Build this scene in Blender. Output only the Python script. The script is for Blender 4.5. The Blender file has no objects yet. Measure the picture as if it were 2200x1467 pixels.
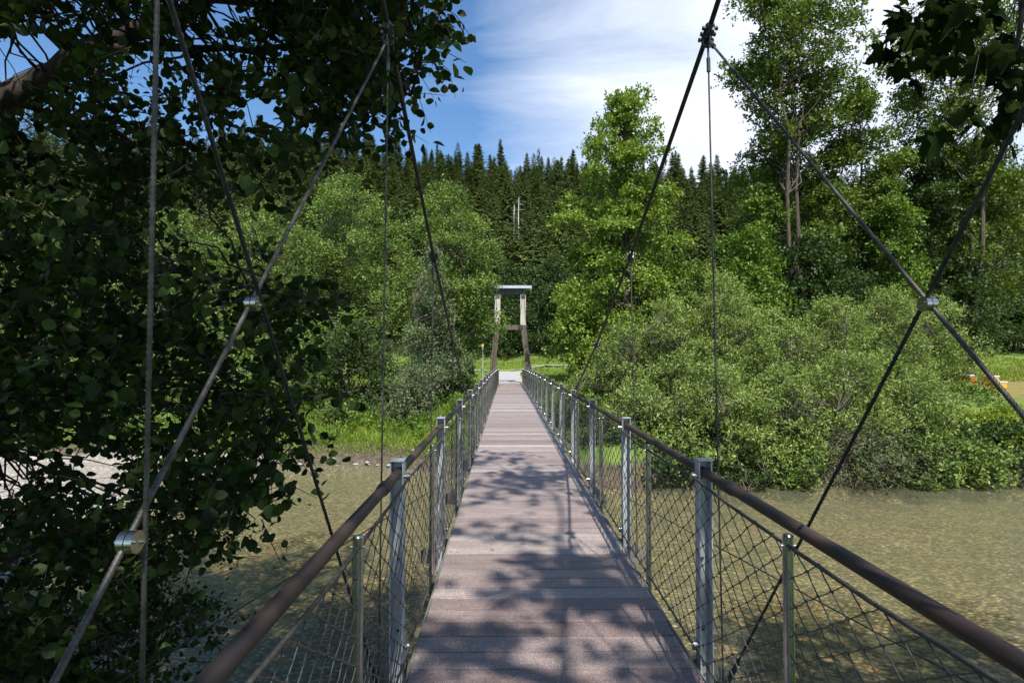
import bpy, math, random
import numpy as np
from mathutils import Vector, Matrix
R = math.radians
# ------------------------------------------------------------------ camera, sky, sun, exposure
sc = bpy.context.scene
CX, CZ, F = -0.237, 1.605, 1222.0          # camera x, height, focal length in photo pixels
cam = bpy.data.objects.new('camera', bpy.data.cameras.new('camera'))
sc.collection.objects.link(cam); sc.camera = cam
cam.location = (CX, 0, CZ)
cam.rotation_euler = (R(90 + 1.45), 0, R(-0.52))
cam.data.sensor_width = 36; cam.data.lens = 36 * F / 2200
cam.data.clip_start = 0.05; cam.data.clip_end = 3000

SUN_EL, SUN_AZ = 57.0, 14.0                # azimuth: degrees from straight behind the camera towards +x
sd = Vector((math.sin(R(SUN_AZ)) * math.cos(R(SUN_EL)), -math.cos(R(SUN_AZ)) * math.cos(R(SUN_EL)), math.sin(R(SUN_EL))))
sun = bpy.data.objects.new('sun', bpy.data.lights.new('sun', 'SUN'))
sc.collection.objects.link(sun)
sun.rotation_euler = (-sd).to_track_quat('-Z', 'Y').to_euler()
sun.data.energy = 5.0; sun.data.angle = R(0.55); sun.data.color = (1.0, 0.955, 0.88)

w = bpy.data.worlds.new('World'); sc.world = w; w.use_nodes = True
nt = w.node_tree; nt.nodes.clear()
def WN(t, **k):
    n = nt.nodes.new(t)
    for a, b in k.items(): setattr(n, a, b)
    return n
out = WN('ShaderNodeOutputWorld'); bg = WN('ShaderNodeBackground')
sky = WN('ShaderNodeTexSky', sky_type='NISHITA', sun_disc=False, sun_elevation=R(SUN_EL),
         sun_rotation=math.atan2(sd.x, sd.y), altitude=300, air_density=1.0, dust_density=0.8, ozone_density=1.6)
tc = WN('ShaderNodeTexCoord')
sep = WN('ShaderNodeSeparateXYZ'); nt.links.new(tc.outputs['Generated'], sep.inputs[0])
def WM(op, a, b=None, clamp=False):
    n = WN('ShaderNodeMath', operation=op, use_clamp=clamp)
    for i, v in enumerate((a, b)):
        if v is None: continue
        if isinstance(v, (int, float)): n.inputs[i].default_value = v
        else: nt.links.new(v, n.inputs[i])
    return n.outputs[0]
# a layer of cirrus: project the direction on a high plane, streaky noise
zz = WM('ADD', WM('MAXIMUM', sep.outputs[2], 0.0), 0.12)
u = WM('DIVIDE', sep.outputs[0], zz); v = WM('DIVIDE', sep.outputs[1], zz)
comb = WN('ShaderNodeCombineXYZ'); nt.links.new(u, comb.inputs[0]); nt.links.new(v, comb.inputs[1])
mp = WN('ShaderNodeMapping'); nt.links.new(comb.outputs[0], mp.inputs[0])
mp.inputs['Rotation'].default_value = (0, 0, R(38)); mp.inputs['Scale'].default_value = (0.55, 1.7, 1.0)
mp.inputs['Location'].default_value = (0.3, 0.2, 0)
n1 = WN('ShaderNodeTexNoise'); n1.inputs['Scale'].default_value = 1.3; n1.inputs['Detail'].default_value = 10
n1.inputs['Roughness'].default_value = 0.62; n1.inputs['Distortion'].default_value = 0.55
nt.links.new(mp.outputs[0], n1.inputs['Vector'])
n2 = WN('ShaderNodeTexNoise'); n2.inputs['Scale'].default_value = 0.9; n2.inputs['Detail'].default_value = 3
nt.links.new(comb.outputs[0], n2.inputs['Vector'])
# the cloud bank lies to the right of the bridge axis
bank = WM('MULTIPLY', WM('SUBTRACT', WM('ADD', u, WM('MULTIPLY', n1.outputs[0], 0.9)), 0.38), 1.55)
lowr = WM('MULTIPLY', WM('SUBTRACT', v, 1.2), 0.05)
cl = WM('ADD', WM('ADD', bank, lowr), WM('MULTIPLY', WM('SUBTRACT', n2.outputs[0], 0.5), 0.8), clamp=True)
far = WM('MULTIPLY', WM('SUBTRACT', 2.4, u), 0.9, clamp=True)
cl = WM('MULTIPLY', cl, WM('ADD', WM('MULTIPLY', far, 0.6), 0.4))
wisp = WM('MULTIPLY', WM('SUBTRACT', n1.outputs[0], 0.52), 1.6, clamp=True)
ahead = WM('MULTIPLY', WM('SUBTRACT', v, 0.35), 1.6, clamp=True)      # clouds cut away in the unseen sky behind, to lower fill light
cl = WM('MAXIMUM', WM('MULTIPLY', WM('MULTIPLY', cl, ahead), WM('ADD', WM('MULTIPLY', n1.outputs[0], 0.9), 0.45)), WM('ADD', WM('MULTIPLY', WM('MULTIPLY', wisp, ahead), 0.5), 0.015), clamp=True)
hs = WN('ShaderNodeHueSaturation'); hs.inputs['Saturation'].default_value = 1.22
nt.links.new(sky.outputs[0], hs.inputs['Color'])
mix = WN('ShaderNodeMix', data_type='RGBA'); nt.links.new(cl, mix.inputs['Factor'])
nt.links.new(hs.outputs[0], mix.inputs['A']); mix.inputs['B'].default_value = (5.4, 5.8, 6.6, 1)
nt.links.new(mix.outputs['Result'], bg.inputs['Color']); bg.inputs['Strength'].default_value = 0.13
nt.links.new(bg.outputs[0], out.inputs[0])
sc.view_settings.view_transform = 'Standard'; sc.view_settings.look = 'None'
sc.view_settings.gamma = 1; sc.view_settings.exposure = 0.6
sc.cycles.max_bounces = 8; sc.cycles.transparent_max_bounces = 16
sc.cycles.use_adaptive_sampling = True; sc.cycles.adaptive_threshold = 0.015
sc.cycles.use_denoising = True; sc.cycles.sample_clamp_indirect = 6

# ------------------------------------------------------------------ helpers
COL = sc.collection
def at(px, py, d): return np.array((CX + (px - 1089) / F * d, d, CZ + (764 - py) / F * d))
def dz(y): return 0.0062 * y - 0.000315 * y * y            # camber of the deck
def tag(o, label=None, cat=None, group=None, kind=None):
    for k, val in (('label', label), ('category', cat), ('group', group), ('kind', kind)):
        if val: o[k] = val
    return o
def empty(name, loc, label, cat, group=None):
    o = bpy.data.objects.new(name, None); COL.objects.link(o); o.location = loc
    o.empty_display_size = 0.2
    return tag(o, label, cat, group)
def link(name, me, mat, parent=None, loc=None):
    o = bpy.data.objects.new(name, me); COL.objects.link(o)
    if mat and not me.materials: me.materials.append(mat)
    if parent: o.parent = parent
    if loc is not None: o.location = loc
    return o
def copy_tree(o, parent=None):
    c = o.copy(); COL.objects.link(c)
    if parent: c.parent = parent
    for ch in list(o.children): copy_tree(ch, c)
    return c
def fastmesh(name, V, Fa, smooth=False):
    V = np.asarray(V, np.float32); Fa = np.asarray(Fa, np.int32)
    me = bpy.data.meshes.new(name); k = Fa.shape[1]; nf = len(Fa)
    me.vertices.add(len(V)); me.vertices.foreach_set('co', V.ravel())
    me.loops.add(nf * k); me.loops.foreach_set('vertex_index', Fa.ravel())
    me.polygons.add(nf); me.polygons.foreach_set('loop_start', np.arange(0, nf * k, k, dtype=np.int32))
    me.polygons.foreach_set('loop_total', np.full(nf, k, np.int32))
    me.polygons.foreach_set('use_smooth', np.full(nf, smooth, bool))
    me.update(calc_edges=True)
    return me
class MB:
    def __init__(s): s.v = []; s.f = []; s.sm = []
    def add(s, vs, fs, smooth=False):
        b = len(s.v); s.v += [tuple(map(float, p)) for p in vs]
        s.f += [tuple(b + i for i in f) for f in fs]; s.sm += [smooth] * len(fs)
    def box(s, c, size, rot=None, bev=0.0):
        hx, hy, hz = size[0] / 2, size[1] / 2, size[2] / 2
        if bev <= 0:
            vs = [Vector((x, y, z)) for x in (-hx, hx) for y in (-hy, hy) for z in (-hz, hz)]
            fs = [(0, 1, 3, 2), (4, 6, 7, 5), (0, 4, 5, 1), (2, 3, 7, 6), (0, 2, 6, 4), (1, 5, 7, 3)]
        else:      # top edges chamfered
            b = bev; vs = []
            for z, ins in ((-hz, 0), (hz - b, 0), (hz, b)):
                for x, y in ((-1, -1), (1, -1), (1, 1), (-1, 1)): vs.append(Vector((x * (hx - ins), y * (hy - ins), z)))
            fs = [(3, 2, 1, 0), (8, 9, 10, 11)]
            for r in (0, 4):
                for i in range(4): fs.append((r + i, r + (i + 1) % 4, r + 4 + (i + 1) % 4, r + 4 + i))
        if rot is not None: vs = [rot @ p for p in vs]
        s.add([p + Vector(c) for p in vs], fs)
    def tube(s, pts, r, n=8, caps=True, smooth=True, lobes=0, pitch=0.1, step=None):
        pts = [Vector(p) for p in pts]
        if lobes:       # resample for the lay of the strands
            q = [pts[0]]
            for a, b in zip(pts, pts[1:]):
                m = max(1, int((b - a).length / step))
                q += [a.lerp(b, (i + 1) / m) for i in range(m)]
            pts = q
        rs = r if hasattr(r, '__len__') else [r] * len(pts)
        t = (pts[1] - pts[0]).normalized()
        a = t.orthogonal().normalized(); vs = []; L = 0
        for i, p in enumerate(pts):
            tt = (pts[min(i + 1, len(pts) - 1)] - pts[max(i - 1, 0)])
            if tt.length > 1e-9: tt.normalize()
            else: tt = t
            a = (a - tt * a.dot(tt)).normalized(); b = tt.cross(a)
            if i: L += (p - pts[i - 1]).length
            for j in range(n):
                an = 2 * math.pi * j / n; rr = rs[i]
                if lobes:
                    an += 2 * math.pi * L / pitch
                    rr = rs[i] * (0.86 + 0.16 * abs(math.cos(math.pi * j * lobes / n)))
                vs.append(p + (a * math.cos(an) + b * math.sin(an)) * rr)
        fs = [(i * n + j, i * n + (j + 1) % n, (i + 1) * n + (j + 1) % n, (i + 1) * n + j) for i in range(len(pts) - 1) for j in range(n)]
        s.add(vs, fs, smooth)
        if caps:
            m = len(pts) - 1
            s.add(vs[:n], [tuple(range(n))[::-1]]); s.add(vs[m * n:], [tuple(range(n))])
    def build(s, name, mat, parent=None, loc=None):
        me = bpy.data.meshes.new(name); me.from_pydata(s.v, [], s.f)
        me.polygons.foreach_set('use_smooth', s.sm); me.update()
        return link(name, me, mat, parent, loc)

def mat(name):
    m = bpy.data.materials.new(name); m.use_nodes = True; t = m.node_tree; t.nodes.clear()
    o = t.nodes.new('ShaderNodeOutputMaterial')
    class T: pass
    h = T(); h.m = m; h.t = t; h.o = o
    def N(ty, ins=None, **k):
        n = t.nodes.new(ty)
        for a, b in k.items(): setattr(n, a, b)
        for a, b in (ins or {}).items():
            if isinstance(b, bpy.types.NodeSocket): t.links.new(b, n.inputs[a])
            else: n.inputs[a].default_value = b
        return n
    h.N = N
    def ramp(fac, stops):
        n = N('ShaderNodeValToRGB', {'Fac': fac}); e = n.color_ramp.elements
        while len(e) < len(stops): e.new(0.5)
        for el, (p, c) in zip(e, stops): el.position = p; el.color = (*c, 1) if len(c) == 3 else c
        return n.outputs['Color']
    h.ramp = ramp
    def noise(scale, detail=4, vec=None, rough=0.55, dist=0.0):
        i = {'Scale': scale, 'Detail': detail, 'Roughness': rough, 'Distortion': dist}
        if vec is not None: i['Vector'] = vec
        return N('ShaderNodeTexNoise', i).outputs[0]
    h.noise = noise
    def mixc(f, a, b, mode='MIX'):
        n = N('ShaderNodeMix', {'Factor': f, 'A': a, 'B': b}, data_type='RGBA', blend_type=mode); return n.outputs['Result']
    h.mixc = mixc
    def math_(op, a, b=0.0, clamp=False):
        return N('ShaderNodeMath', {0: a, 1: b}, operation=op, use_clamp=clamp).outputs[0]
    h.math = math_
    h.pos = lambda: N('ShaderNodeNewGeometry').outputs['Position']
    h.obj = lambda: N('ShaderNodeTexCoord').outputs['Object']
    def bsdf(col, rough=0.5, metal=0.0, bump=None, bs=0.3, bd=0.01, spec=0.5):
        i = {'Base Color': col if isinstance(col, bpy.types.NodeSocket) else (*col, 1), 'Roughness': rough, 'Metallic': metal, 'Specular IOR Level': spec}
        if bump is not None:
            i['Normal'] = N('ShaderNodeBump', {'Height': bump, 'Strength': bs, 'Distance': bd}).outputs[0]
        b = N('ShaderNodeBsdfPrincipled', i); return b.outputs[0]
    h.bsdf = bsdf
    h.done = lambda s: (t.links.new(s, o.inputs['Surface']), m)[1]
    return h

def m_simple(name, c1, c2, scale, rough=0.5, metal=0.0, bs=0.2, bd=0.003, spec=0.5):
    h = mat(name); n = h.noise(scale, 6, h.obj())
    return h.done(h.bsdf(h.ramp(n, [(0.35, c1), (0.68, c2)]), rough, metal, n, bs, bd, spec))
def m_leaf(name, cols, trans=0.24, rough=0.45, spec=0.28, tint=(1.35, 1.45, 0.55)):
    h = mat(name); g = h.N('ShaderNodeNewGeometry').outputs['Random Per Island']
    k = len(cols); c = h.ramp(g, [(i / max(1, k - 1), q) for i, q in enumerate(cols)])
    big = h.noise(0.55, 2, h.obj())
    c = h.mixc(1.0, c, h.ramp(big, [(0.3, (0.78, 0.84, 0.8)), (0.7, (1.18, 1.12, 1.0))]), 'MULTIPLY')
    p = h.bsdf(c, rough, spec=spec)
    tr = h.N('ShaderNodeBsdfTranslucent', {'Color': h.mixc(1.0, c, (*tint, 1), 'MULTIPLY')}).outputs[0]
    return h.done(h.N('ShaderNodeMixShader', {'Fac': trans, 1: p, 2: tr}).outputs[0])

M = {}
# galvanised steel: spangled, streaked
h = mat('galvanised'); o_ = h.obj()
vo = h.N('ShaderNodeTexVoronoi', {'Vector': o_, 'Scale': 55}).outputs['Color']
n = h.noise(5, 5, o_); c = h.mixc(0.15, h.ramp(n, [(0.3, (0.36, 0.385, 0.41)), (0.7, (0.54, 0.57, 0.60))]), vo, 'SOFT_LIGHT')
M['galv'] = h.done(h.bsdf(c, 0.5, 0.25, n, 0.1, 0.002))
h = mat('beam_steel'); n = h.noise(7, 6, h.obj())
M['beam'] = h.done(h.bsdf(h.ramp(n, [(0.3, (0.12, 0.115, 0.09)), (0.7, (0.27, 0.26, 0.22))]), 0.6, 0.3, n, 0.2, 0.003))
# rusty pipe
h = mat('rusty_pipe'); n = h.noise(9, 8, h.obj(), 0.65); n3 = h.noise(1.2, 3, h.obj())
c = h.ramp(n, [(0.28, (0.045, 0.022, 0.016)), (0.5, (0.115, 0.05, 0.03)), (0.72, (0.22, 0.095, 0.05))])
c = h.mixc(h.math('MULTIPLY', n3, 1.5, True), c, (0.034, 0.028, 0.025, 1))
M['rust'] = h.done(h.bsdf(c, 0.55, 0.15, n, 0.35, 0.002))
M['stainless'] = m_simple('stainless', (0.42, 0.41, 0.39), (0.62, 0.61, 0.58), 30, 0.26, 1.0, 0.05)
h = mat('wire_rope'); n = h.noise(40, 5, h.obj())
M['rope'] = h.done(h.bsdf(h.ramp(n, [(0.3, (0.042, 0.038, 0.033)), (0.7, (0.12, 0.112, 0.098))]), 0.5, 0.35, n, 0.2, 0.001))
M['wire'] = m_simple('mesh_wire', (0.07, 0.068, 0.062), (0.20, 0.19, 0.178), 60, 0.4, 0.8, 0.1, 0.001)
M['cable'] = m_simple('main_cable', (0.018, 0.019, 0.02), (0.05, 0.052, 0.052), 22, 0.5, 0.3)
M['bolt'] = m_simple('zinc_bolt', (0.35, 0.37, 0.4), (0.6, 0.62, 0.66), 50, 0.35, 0.9)
M['darkmetal'] = m_simple('dark_fitting', (0.05, 0.055, 0.058), (0.13, 0.14, 0.145), 30, 0.42, 0.7)
# deck planks
h = mat('deck_planks'); o_ = h.obj(); g = h.N('ShaderNodeNewGeometry').outputs['Random Per Island']
base = h.ramp(g, [(0.0, (0.165, 0.122, 0.113)), (0.25, (0.205, 0.158, 0.147)), (0.5, (0.220, 0.180, 0.168)), (0.75, (0.255, 0.208, 0.195)), (0.9, (0.30, 0.262, 0.240)), (1.0, (0.42, 0.380, 0.345))])
sp = h.N('ShaderNodeTexVoronoi', {'Vector': o_, 'Scale': 330}).outputs['Color']
sp = h.N('ShaderNodeSeparateColor', {'Color': sp}).outputs[0]
base = h.mixc(1.0, base, h.ramp(sp, [(0.0, (0.55, 0.53, 0.53)), (0.6, (0.95, 0.95, 0.95)), (1.0, (2.3, 2.25, 2.2))]), 'MULTIPLY')
st = h.N('ShaderNodeMapping', {'Vector': o_, 'Scale': (1.0, 7.0, 1.0)}).outputs[0]
base = h.mixc(1.0, base, h.ramp(h.noise(2.1, 6, st, 0.6), [(0.25, (0.74, 0.72, 0.72)), (0.7, (1.16, 1.15, 1.14))]), 'MULTIPLY')
dirt = h.noise(1.1, 7, o_, 0.7)
base = h.mixc(h.ramp(dirt, [(0.58, (0, 0, 0)), (0.74, (0.45, 0.45, 0.45))]), base, (0.38, 0.345, 0.32, 1))
spot = h.noise(6.5, 5, o_, 0.6)
base = h.mixc(h.ramp(spot, [(0.66, (0, 0, 0)), (0.74, (0.7, 0.7, 0.7))]), base, (0.10, 0.06, 0.035, 1))
M['deck'] = h.done(h.bsdf(base, 0.6, 0.0, sp, 0.6, 0.0015, 0.3))
for n_ in M['deck'].node_tree.nodes:
    if n_.type == 'BSDF_PRINCIPLED': n_.inputs['Sheen Weight'].default_value = 0.25; n_.inputs['Sheen Roughness'].default_value = 0.4
# ground, bank, meadow, forest floor
h = mat('ground'); p = h.pos(); s3 = h.N('ShaderNodeSeparateXYZ', {0: p})
z, yy, xx = s3.outputs[2], s3.outputs[1], s3.outputs[0]
vor = h.N('ShaderNodeTexVoronoi', {'Vector': h.N('ShaderNodeMapping', {'Vector': p, 'Scale': (1, 1.35, 1)}).outputs[0], 'Scale': 11.0, 'Randomness': 1.0})
cellr = h.N('ShaderNodeSeparateColor', {'Color': vor.outputs['Color']}).outputs[0]
peb = h.ramp(cellr, [(0.0, (0.12, 0.105, 0.075)), (0.25, (0.24, 0.21, 0.155)), (0.45, (0.37, 0.33, 0.245)), (0.62, (0.20, 0.178, 0.135)), (0.8, (0.44, 0.40, 0.31)), (0.93, (0.38, 0.19, 0.10)), (1.0, (0.62, 0.59, 0.52))])
peb = h.mixc(1.0, peb, h.ramp(vor.outputs['Distance'], [(0.30, (1, 1, 1)), (0.62, (0.38, 0.36, 0.33))]), 'MULTIPLY')
vor2 = h.N('ShaderNodeTexVoronoi', {'Vector': p, 'Scale': 2.6})
c2r = h.N('ShaderNodeSeparateColor', {'Color': vor2.outputs['Color']}).outputs[1]
peb = h.mixc(1.0, peb, h.ramp(c2r, [(0.0, (0.72, 0.72, 0.72)), (1.0, (1.2, 1.17, 1.1))]), 'MULTIPLY')
peb = h.mixc(1.0, peb, h.ramp(h.noise(0.35, 4, p), [(0.3, (0.78, 0.82, 0.7)), (0.7, (1.15, 1.1, 1.05))]), 'MULTIPLY')
dry = h.mixc(0.30, h.mixc(1.0, peb, (1.1, 1.12, 1.2, 1), 'MULTIPLY'), (0.50, 0.49, 0.475, 1))
soil = h.ramp(h.noise(5, 6, p), [(0.3, (0.035, 0.027, 0.018)), (0.7, (0.11, 0.09, 0.06))])
gn = h.noise(1.6, 8, p, 0.7)
grass = h.ramp(gn, [(0.25, (0.045, 0.085, 0.014)), (0.5, (0.10, 0.165, 0.026)), (0.75, (0.185, 0.23, 0.055))])
mead = h.mixc(h.ramp(h.noise(0.12, 4, p), [(0.45, (0, 0, 0)), (0.6, (1, 1, 1))]), (0.15, 0.235, 0.03, 1), (0.20, 0.225, 0.055, 1))
mead = h.mixc(0.4, mead, grass)
forest = h.ramp(h.noise(0.8, 6, p), [(0.3, (0.012, 0.016, 0.007)), (0.7, (0.04, 0.045, 0.02))])
zj = h.math('ADD', z, h.math('MULTIPLY', h.math('SUBTRACT', gn, 0.5), 0.7))
wet = h.ramp(h.math('ADD', z, 3.6), [(0.94, (0, 0, 0)), (1.0, (1, 1, 1))])
leftb = h.math('MULTIPLY', h.math('SUBTRACT', -8.5, xx), 0.5, True)
bank_c = h.mixc(leftb, h.mixc(0.18, soil, peb), dry)
c = h.mixc(wet, peb, bank_c)    # dry gravel on the bar; elsewhere soil and stones, coloured darker for waterline shade
c = h.mixc(h.math('MULTIPLY', h.math('ADD', zj, 2.2), 5.0, True), c, soil)
c = h.mixc(h.math('MULTIPLY', h.math('ADD', zj, 1.95), 4.0, True), c, grass)
c = h.mixc(h.math('MULTIPLY', h.math('SUBTRACT', yy, 34.0), 0.3, True), c, mead)
brn = h.math('MULTIPLY', h.math('MULTIPLY', h.math('SUBTRACT', xx, 20.0), 0.2, True), h.math('MULTIPLY', h.math('SUBTRACT', 52.0, yy), 0.2, True))
c = h.mixc(brn, c, h.ramp(gn, [(0.3, (0.13, 0.12, 0.03)), (0.7, (0.27, 0.20, 0.07))]))
c = h.mixc(h.math('MULTIPLY', h.math('SUBTRACT', yy, 88.0), 0.3, True), c, forest)
hgt = h.math('ADD', h.math('MULTIPLY', vor.outputs['Distance'], -1.0), gn)
M['ground'] = h.done(h.bsdf(c, 0.85, 0.0, hgt, 0.7, 0.04, 0.25))
h = mat('path'); n = h.noise(9, 8, h.pos(), 0.7)
M['path'] = h.done(h.bsdf(h.ramp(n, [(0.3, (0.27, 0.26, 0.25)), (0.7, (0.42, 0.41, 0.395))]), 0.85, 0, n, 0.3, 0.01))
h = mat('water'); p = h.pos()
mv = h.N('ShaderNodeMapping', {'Vector': p, 'Scale': (0.8, 2.6, 1), 'Rotation': (0, 0, R(9))}).outputs[0]
r1 = h.noise(2.2, 5, mv, 0.6, 0.8); r2 = h.noise(9.0, 4, mv, 0.6, 0.4)
hh = h.math('ADD', r1, h.math('MULTIPLY', r2, 0.35))
bn = h.N('ShaderNodeBump', {'Height': hh, 'Strength': 0.26, 'Distance': 0.05}).outputs[0]
fr = h.N('ShaderNodeFresnel', {'IOR': 1.33, 'Normal': bn}).outputs[0]
gl = h.N('ShaderNodeBsdfGlossy', {'Color': (0.9, 0.95, 1, 1), 'Roughness': 0.07, 'Normal': bn}).outputs[0]
tr = h.N('ShaderNodeBsdfRefraction', {'Color': (0.82, 0.83, 0.70, 1), 'IOR': 1.06, 'Roughness': 0.0, 'Normal': bn}).outputs[0]
tp = h.N('ShaderNodeBsdfTransparent', {'Color': (0.86, 0.85, 0.70, 1)}).outputs[0]
df = h.N('ShaderNodeBsdfDiffuse', {'Color': (0.165, 0.165, 0.10, 1)}).outputs[0]
lw = h.N('ShaderNodeLayerWeight', {'Blend': 0.35}).outputs['Facing']
murk = h.math('MULTIPLY', h.math('POWER', lw, 1.9), 1.0, True)
body = h.N('ShaderNodeMixShader', {'Fac': murk, 1: tp, 2: df}).outputs[0]
M['water'] = h.done(h.N('ShaderNodeMixShader', {'Fac': h.math('MULTIPLY', fr, 0.85), 1: body, 2: gl}).outputs[0])
# barks
def m_bark(name, a, b, sc_=3.0):
    h = mat(name); v = h.N('ShaderNodeMapping', {'Vector': h.obj(), 'Scale': (4, 4, 0.8)}).outputs[0]; n = h.noise(sc_, 7, v, 0.65)
    return h.done(h.bsdf(h.ramp(n, [(0.3, a), (0.7, b)]), 0.85, 0, n, 0.6, 0.03, 0.2))
M['bark'] = m_bark('bark', (0.045, 0.036, 0.027), (0.14, 0.115, 0.09))
M['bark_pale'] = m_bark('pale_bark', (0.17, 0.155, 0.13), (0.40, 0.375, 0.33))
M['bark_white'] = m_bark('white_bark', (0.40, 0.39, 0.36), (0.68, 0.66, 0.62))
M['bark_dark'] = m_bark('dark_bark', (0.02, 0.017, 0.013), (0.065, 0.052, 0.04))
h = mat('weathered_timber'); v = h.N('ShaderNodeMapping', {'Vector': h.obj(), 'Scale': (9, 9, 1.0)}).outputs[0]; n = h.noise(2.5, 8, v, 0.7)
M['timber'] = h.done(h.bsdf(h.ramp(n, [(0.3, (0.06, 0.045, 0.036)), (0.55, (0.15, 0.118, 0.095)), (0.75, (0.26, 0.22, 0.185))]), 0.8, 0, n, 0.5, 0.01, 0.2))
M['concrete'] = m_simple('pale_casing', (0.42, 0.40, 0.34), (0.56, 0.54, 0.48), 2.5, 0.7)
M['roofsheet'] = m_simple('roof_sheet', (0.50, 0.54, 0.58), (0.66, 0.70, 0.74), 3, 0.4, 0.4)
M['yellow'] = m_simple('yellow_paint', (0.62, 0.36, 0.015), (0.74, 0.45, 0.03), 8, 0.4)
M['orange'] = m_simple('orange_paint', (0.66, 0.30, 0.012), (0.78, 0.38, 0.02), 8, 0.5)
M['dkorange'] = m_simple('rust_orange_paint', (0.42, 0.12, 0.02), (0.5, 0.17, 0.03), 8, 0.5)
M['white'] = m_simple('white_lid', (0.55, 0.55, 0.55), (0.72, 0.72, 0.73), 8, 0.5)
M['stone'] = m_simple('river_stone', (0.22, 0.21, 0.19), (0.42, 0.40, 0.37), 4, 0.8)
# leaves
M['alder'] = m_leaf('alder_leaves', [(0.060, 0.108, 0.020), (0.110, 0.178, 0.032), (0.16, 0.235, 0.048), (0.22, 0.285, 0.085)])
M['silver'] = m_leaf('silver_willow_leaves', [(0.06, 0.092, 0.038), (0.10, 0.145, 0.06), (0.155, 0.20, 0.10), (0.24, 0.28, 0.18)], 0.25, tint=(1.2, 1.25, 0.7))
M['lime'] = m_leaf('lime_leaves', [(0.080, 0.140, 0.018), (0.140, 0.22, 0.030), (0.20, 0.29, 0.042), (0.26, 0.33, 0.07)])
M['maple'] = m_leaf('maple_leaves', [(0.050, 0.090, 0.014), (0.088, 0.142, 0.022), (0.125, 0.185, 0.03), (0.17, 0.22, 0.045)])
M['bright'] = m_leaf('bright_maple_leaves', [(0.075, 0.14, 0.018), (0.11, 0.19, 0.025), (0.14, 0.23, 0.035)])
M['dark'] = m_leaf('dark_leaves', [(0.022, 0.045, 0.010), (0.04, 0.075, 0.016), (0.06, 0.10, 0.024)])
M['willow'] = m_leaf('willow_leaves', [(0.095, 0.155, 0.030), (0.175, 0.25, 0.055), (0.245, 0.325, 0.083), (0.37, 0.43, 0.17)], 0.3, tint=(1.25, 1.3, 0.6))
M['greywillow'] = m_leaf('grey_willow_leaves', [(0.09, 0.115, 0.045), (0.14, 0.17, 0.07), (0.19, 0.215, 0.105)], 0.25)
M['yellowbush'] = m_leaf('yellow_green_leaves', [(0.11, 0.16, 0.012), (0.18, 0.24, 0.018), (0.27, 0.31, 0.035)])
M['spruce'] = m_leaf('spruce_needles', [(0.060, 0.090, 0.026), (0.098, 0.136, 0.040), (0.14, 0.18, 0.060)], 0.08, 0.6, 0.2)
M['spruce_light'] = m_leaf('spruce_needles_light', [(0.085, 0.118, 0.028), (0.13, 0.168, 0.044), (0.18, 0.22, 0.070)], 0.08, 0.6, 0.2)
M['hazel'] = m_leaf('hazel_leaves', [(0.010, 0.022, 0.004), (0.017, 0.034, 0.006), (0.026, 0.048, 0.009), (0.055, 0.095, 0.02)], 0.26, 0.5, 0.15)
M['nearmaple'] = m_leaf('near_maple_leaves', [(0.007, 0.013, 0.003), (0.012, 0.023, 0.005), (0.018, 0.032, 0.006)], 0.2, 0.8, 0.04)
M['grass'] = m_leaf('grass_blades', [(0.10, 0.16, 0.02), (0.16, 0.25, 0.03), (0.24, 0.32, 0.045), (0.34, 0.34, 0.11)], 0.35)

# ------------------------------------------------------------------ terrain, water, path
def sm(a, b, x): t = np.clip((x - a) / (b - a), 0, 1); return t * t * (3 - 2 * t)
def nz(x, y, s, seed=0):
    return (np.sin(x * 1.7 * s + seed) * np.cos(y * 1.3 * s + seed * 2.1) + 0.6 * np.sin(x * 3.9 * s + y * 2.7 * s + seed) + 0.4 * np.cos(y * 6.1 * s - x * 4.3 * s)) / 2
WZ = -2.6
def ground_z(x, y):
    x = np.asarray(x, float); y = np.asarray(y, float)
    bed = -3.02 + 0.07 * nz(x, y, 0.5) + 0.03 * nz(x, y, 2.0, 3) + 0.25 * sm(9, 3, y)
    edge = 18.6 + 3.3 * sm(1.5, -5, x) + 0.5 * nz(x, y * 0, 0.22, 1)
    d = y - edge
    rgt = sm(1.0, 3.0, x)
    bank = (sm(-.6, 0.5, d) * (1 - rgt) + sm(-.35, .25, d) * 1.45 * rgt) * 1.15 + sm(0.4, 5.5, d) * 1.05 + sm(4, 14, d) * 0.25
    mead = sm(45, 85, y) * 1.1 + sm(20, 60, x) * sm(30, 75, y) * 2.2
    hill = np.clip(y - 88, 0, 105) * (0.50 - 0.0010 * np.clip(x, -120, 60)) - np.clip(y - 193, 0, 400) * 0.35
    near = sm(3.2, 0.2, y + 0.4 * np.sin(x)) * 1.9 + sm(0.5, -3, y) * 0.7
    bar = sm(-7.5, -12.5, x + 0.35 * (y - 14)) * sm(6, 10, y) * sm(26, 20, y) * 0.75 * (1 + 0.15 * nz(x, y, 0.8, 5))
    z = bed + np.maximum(bank, bar) + mead + hill + near
    inpath = sm(2.6, 1.3, np.abs(x)) * sm(35.5, 37.5, y)
    z = z * (1 - inpath * (y < 66)) + inpath * (y < 66) * (-0.30)
    return z
def gz(x, y): return float(ground_z(x, y))
xs = np.unique(np.concatenate([np.arange(-30, 40, 0.35), np.arange(-260, -30, 6), np.arange(40, 270, 6)]))
ys = np.unique(np.concatenate([np.arange(-12, 45, 0.35), np.arange(45, 100, 1.5), np.arange(100, 420, 6), np.arange(-60, -12, 6)]))
X, Y = np.meshgrid(xs, ys); Z = ground_z(X, Y)
nx, ny = len(xs), len(ys); ii = np.arange(nx * ny).reshape(ny, nx)
Fg = np.stack([ii[:-1, :-1], ii[:-1, 1:], ii[1:, 1:], ii[1:, :-1]], -1).reshape(-1, 4)
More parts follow.
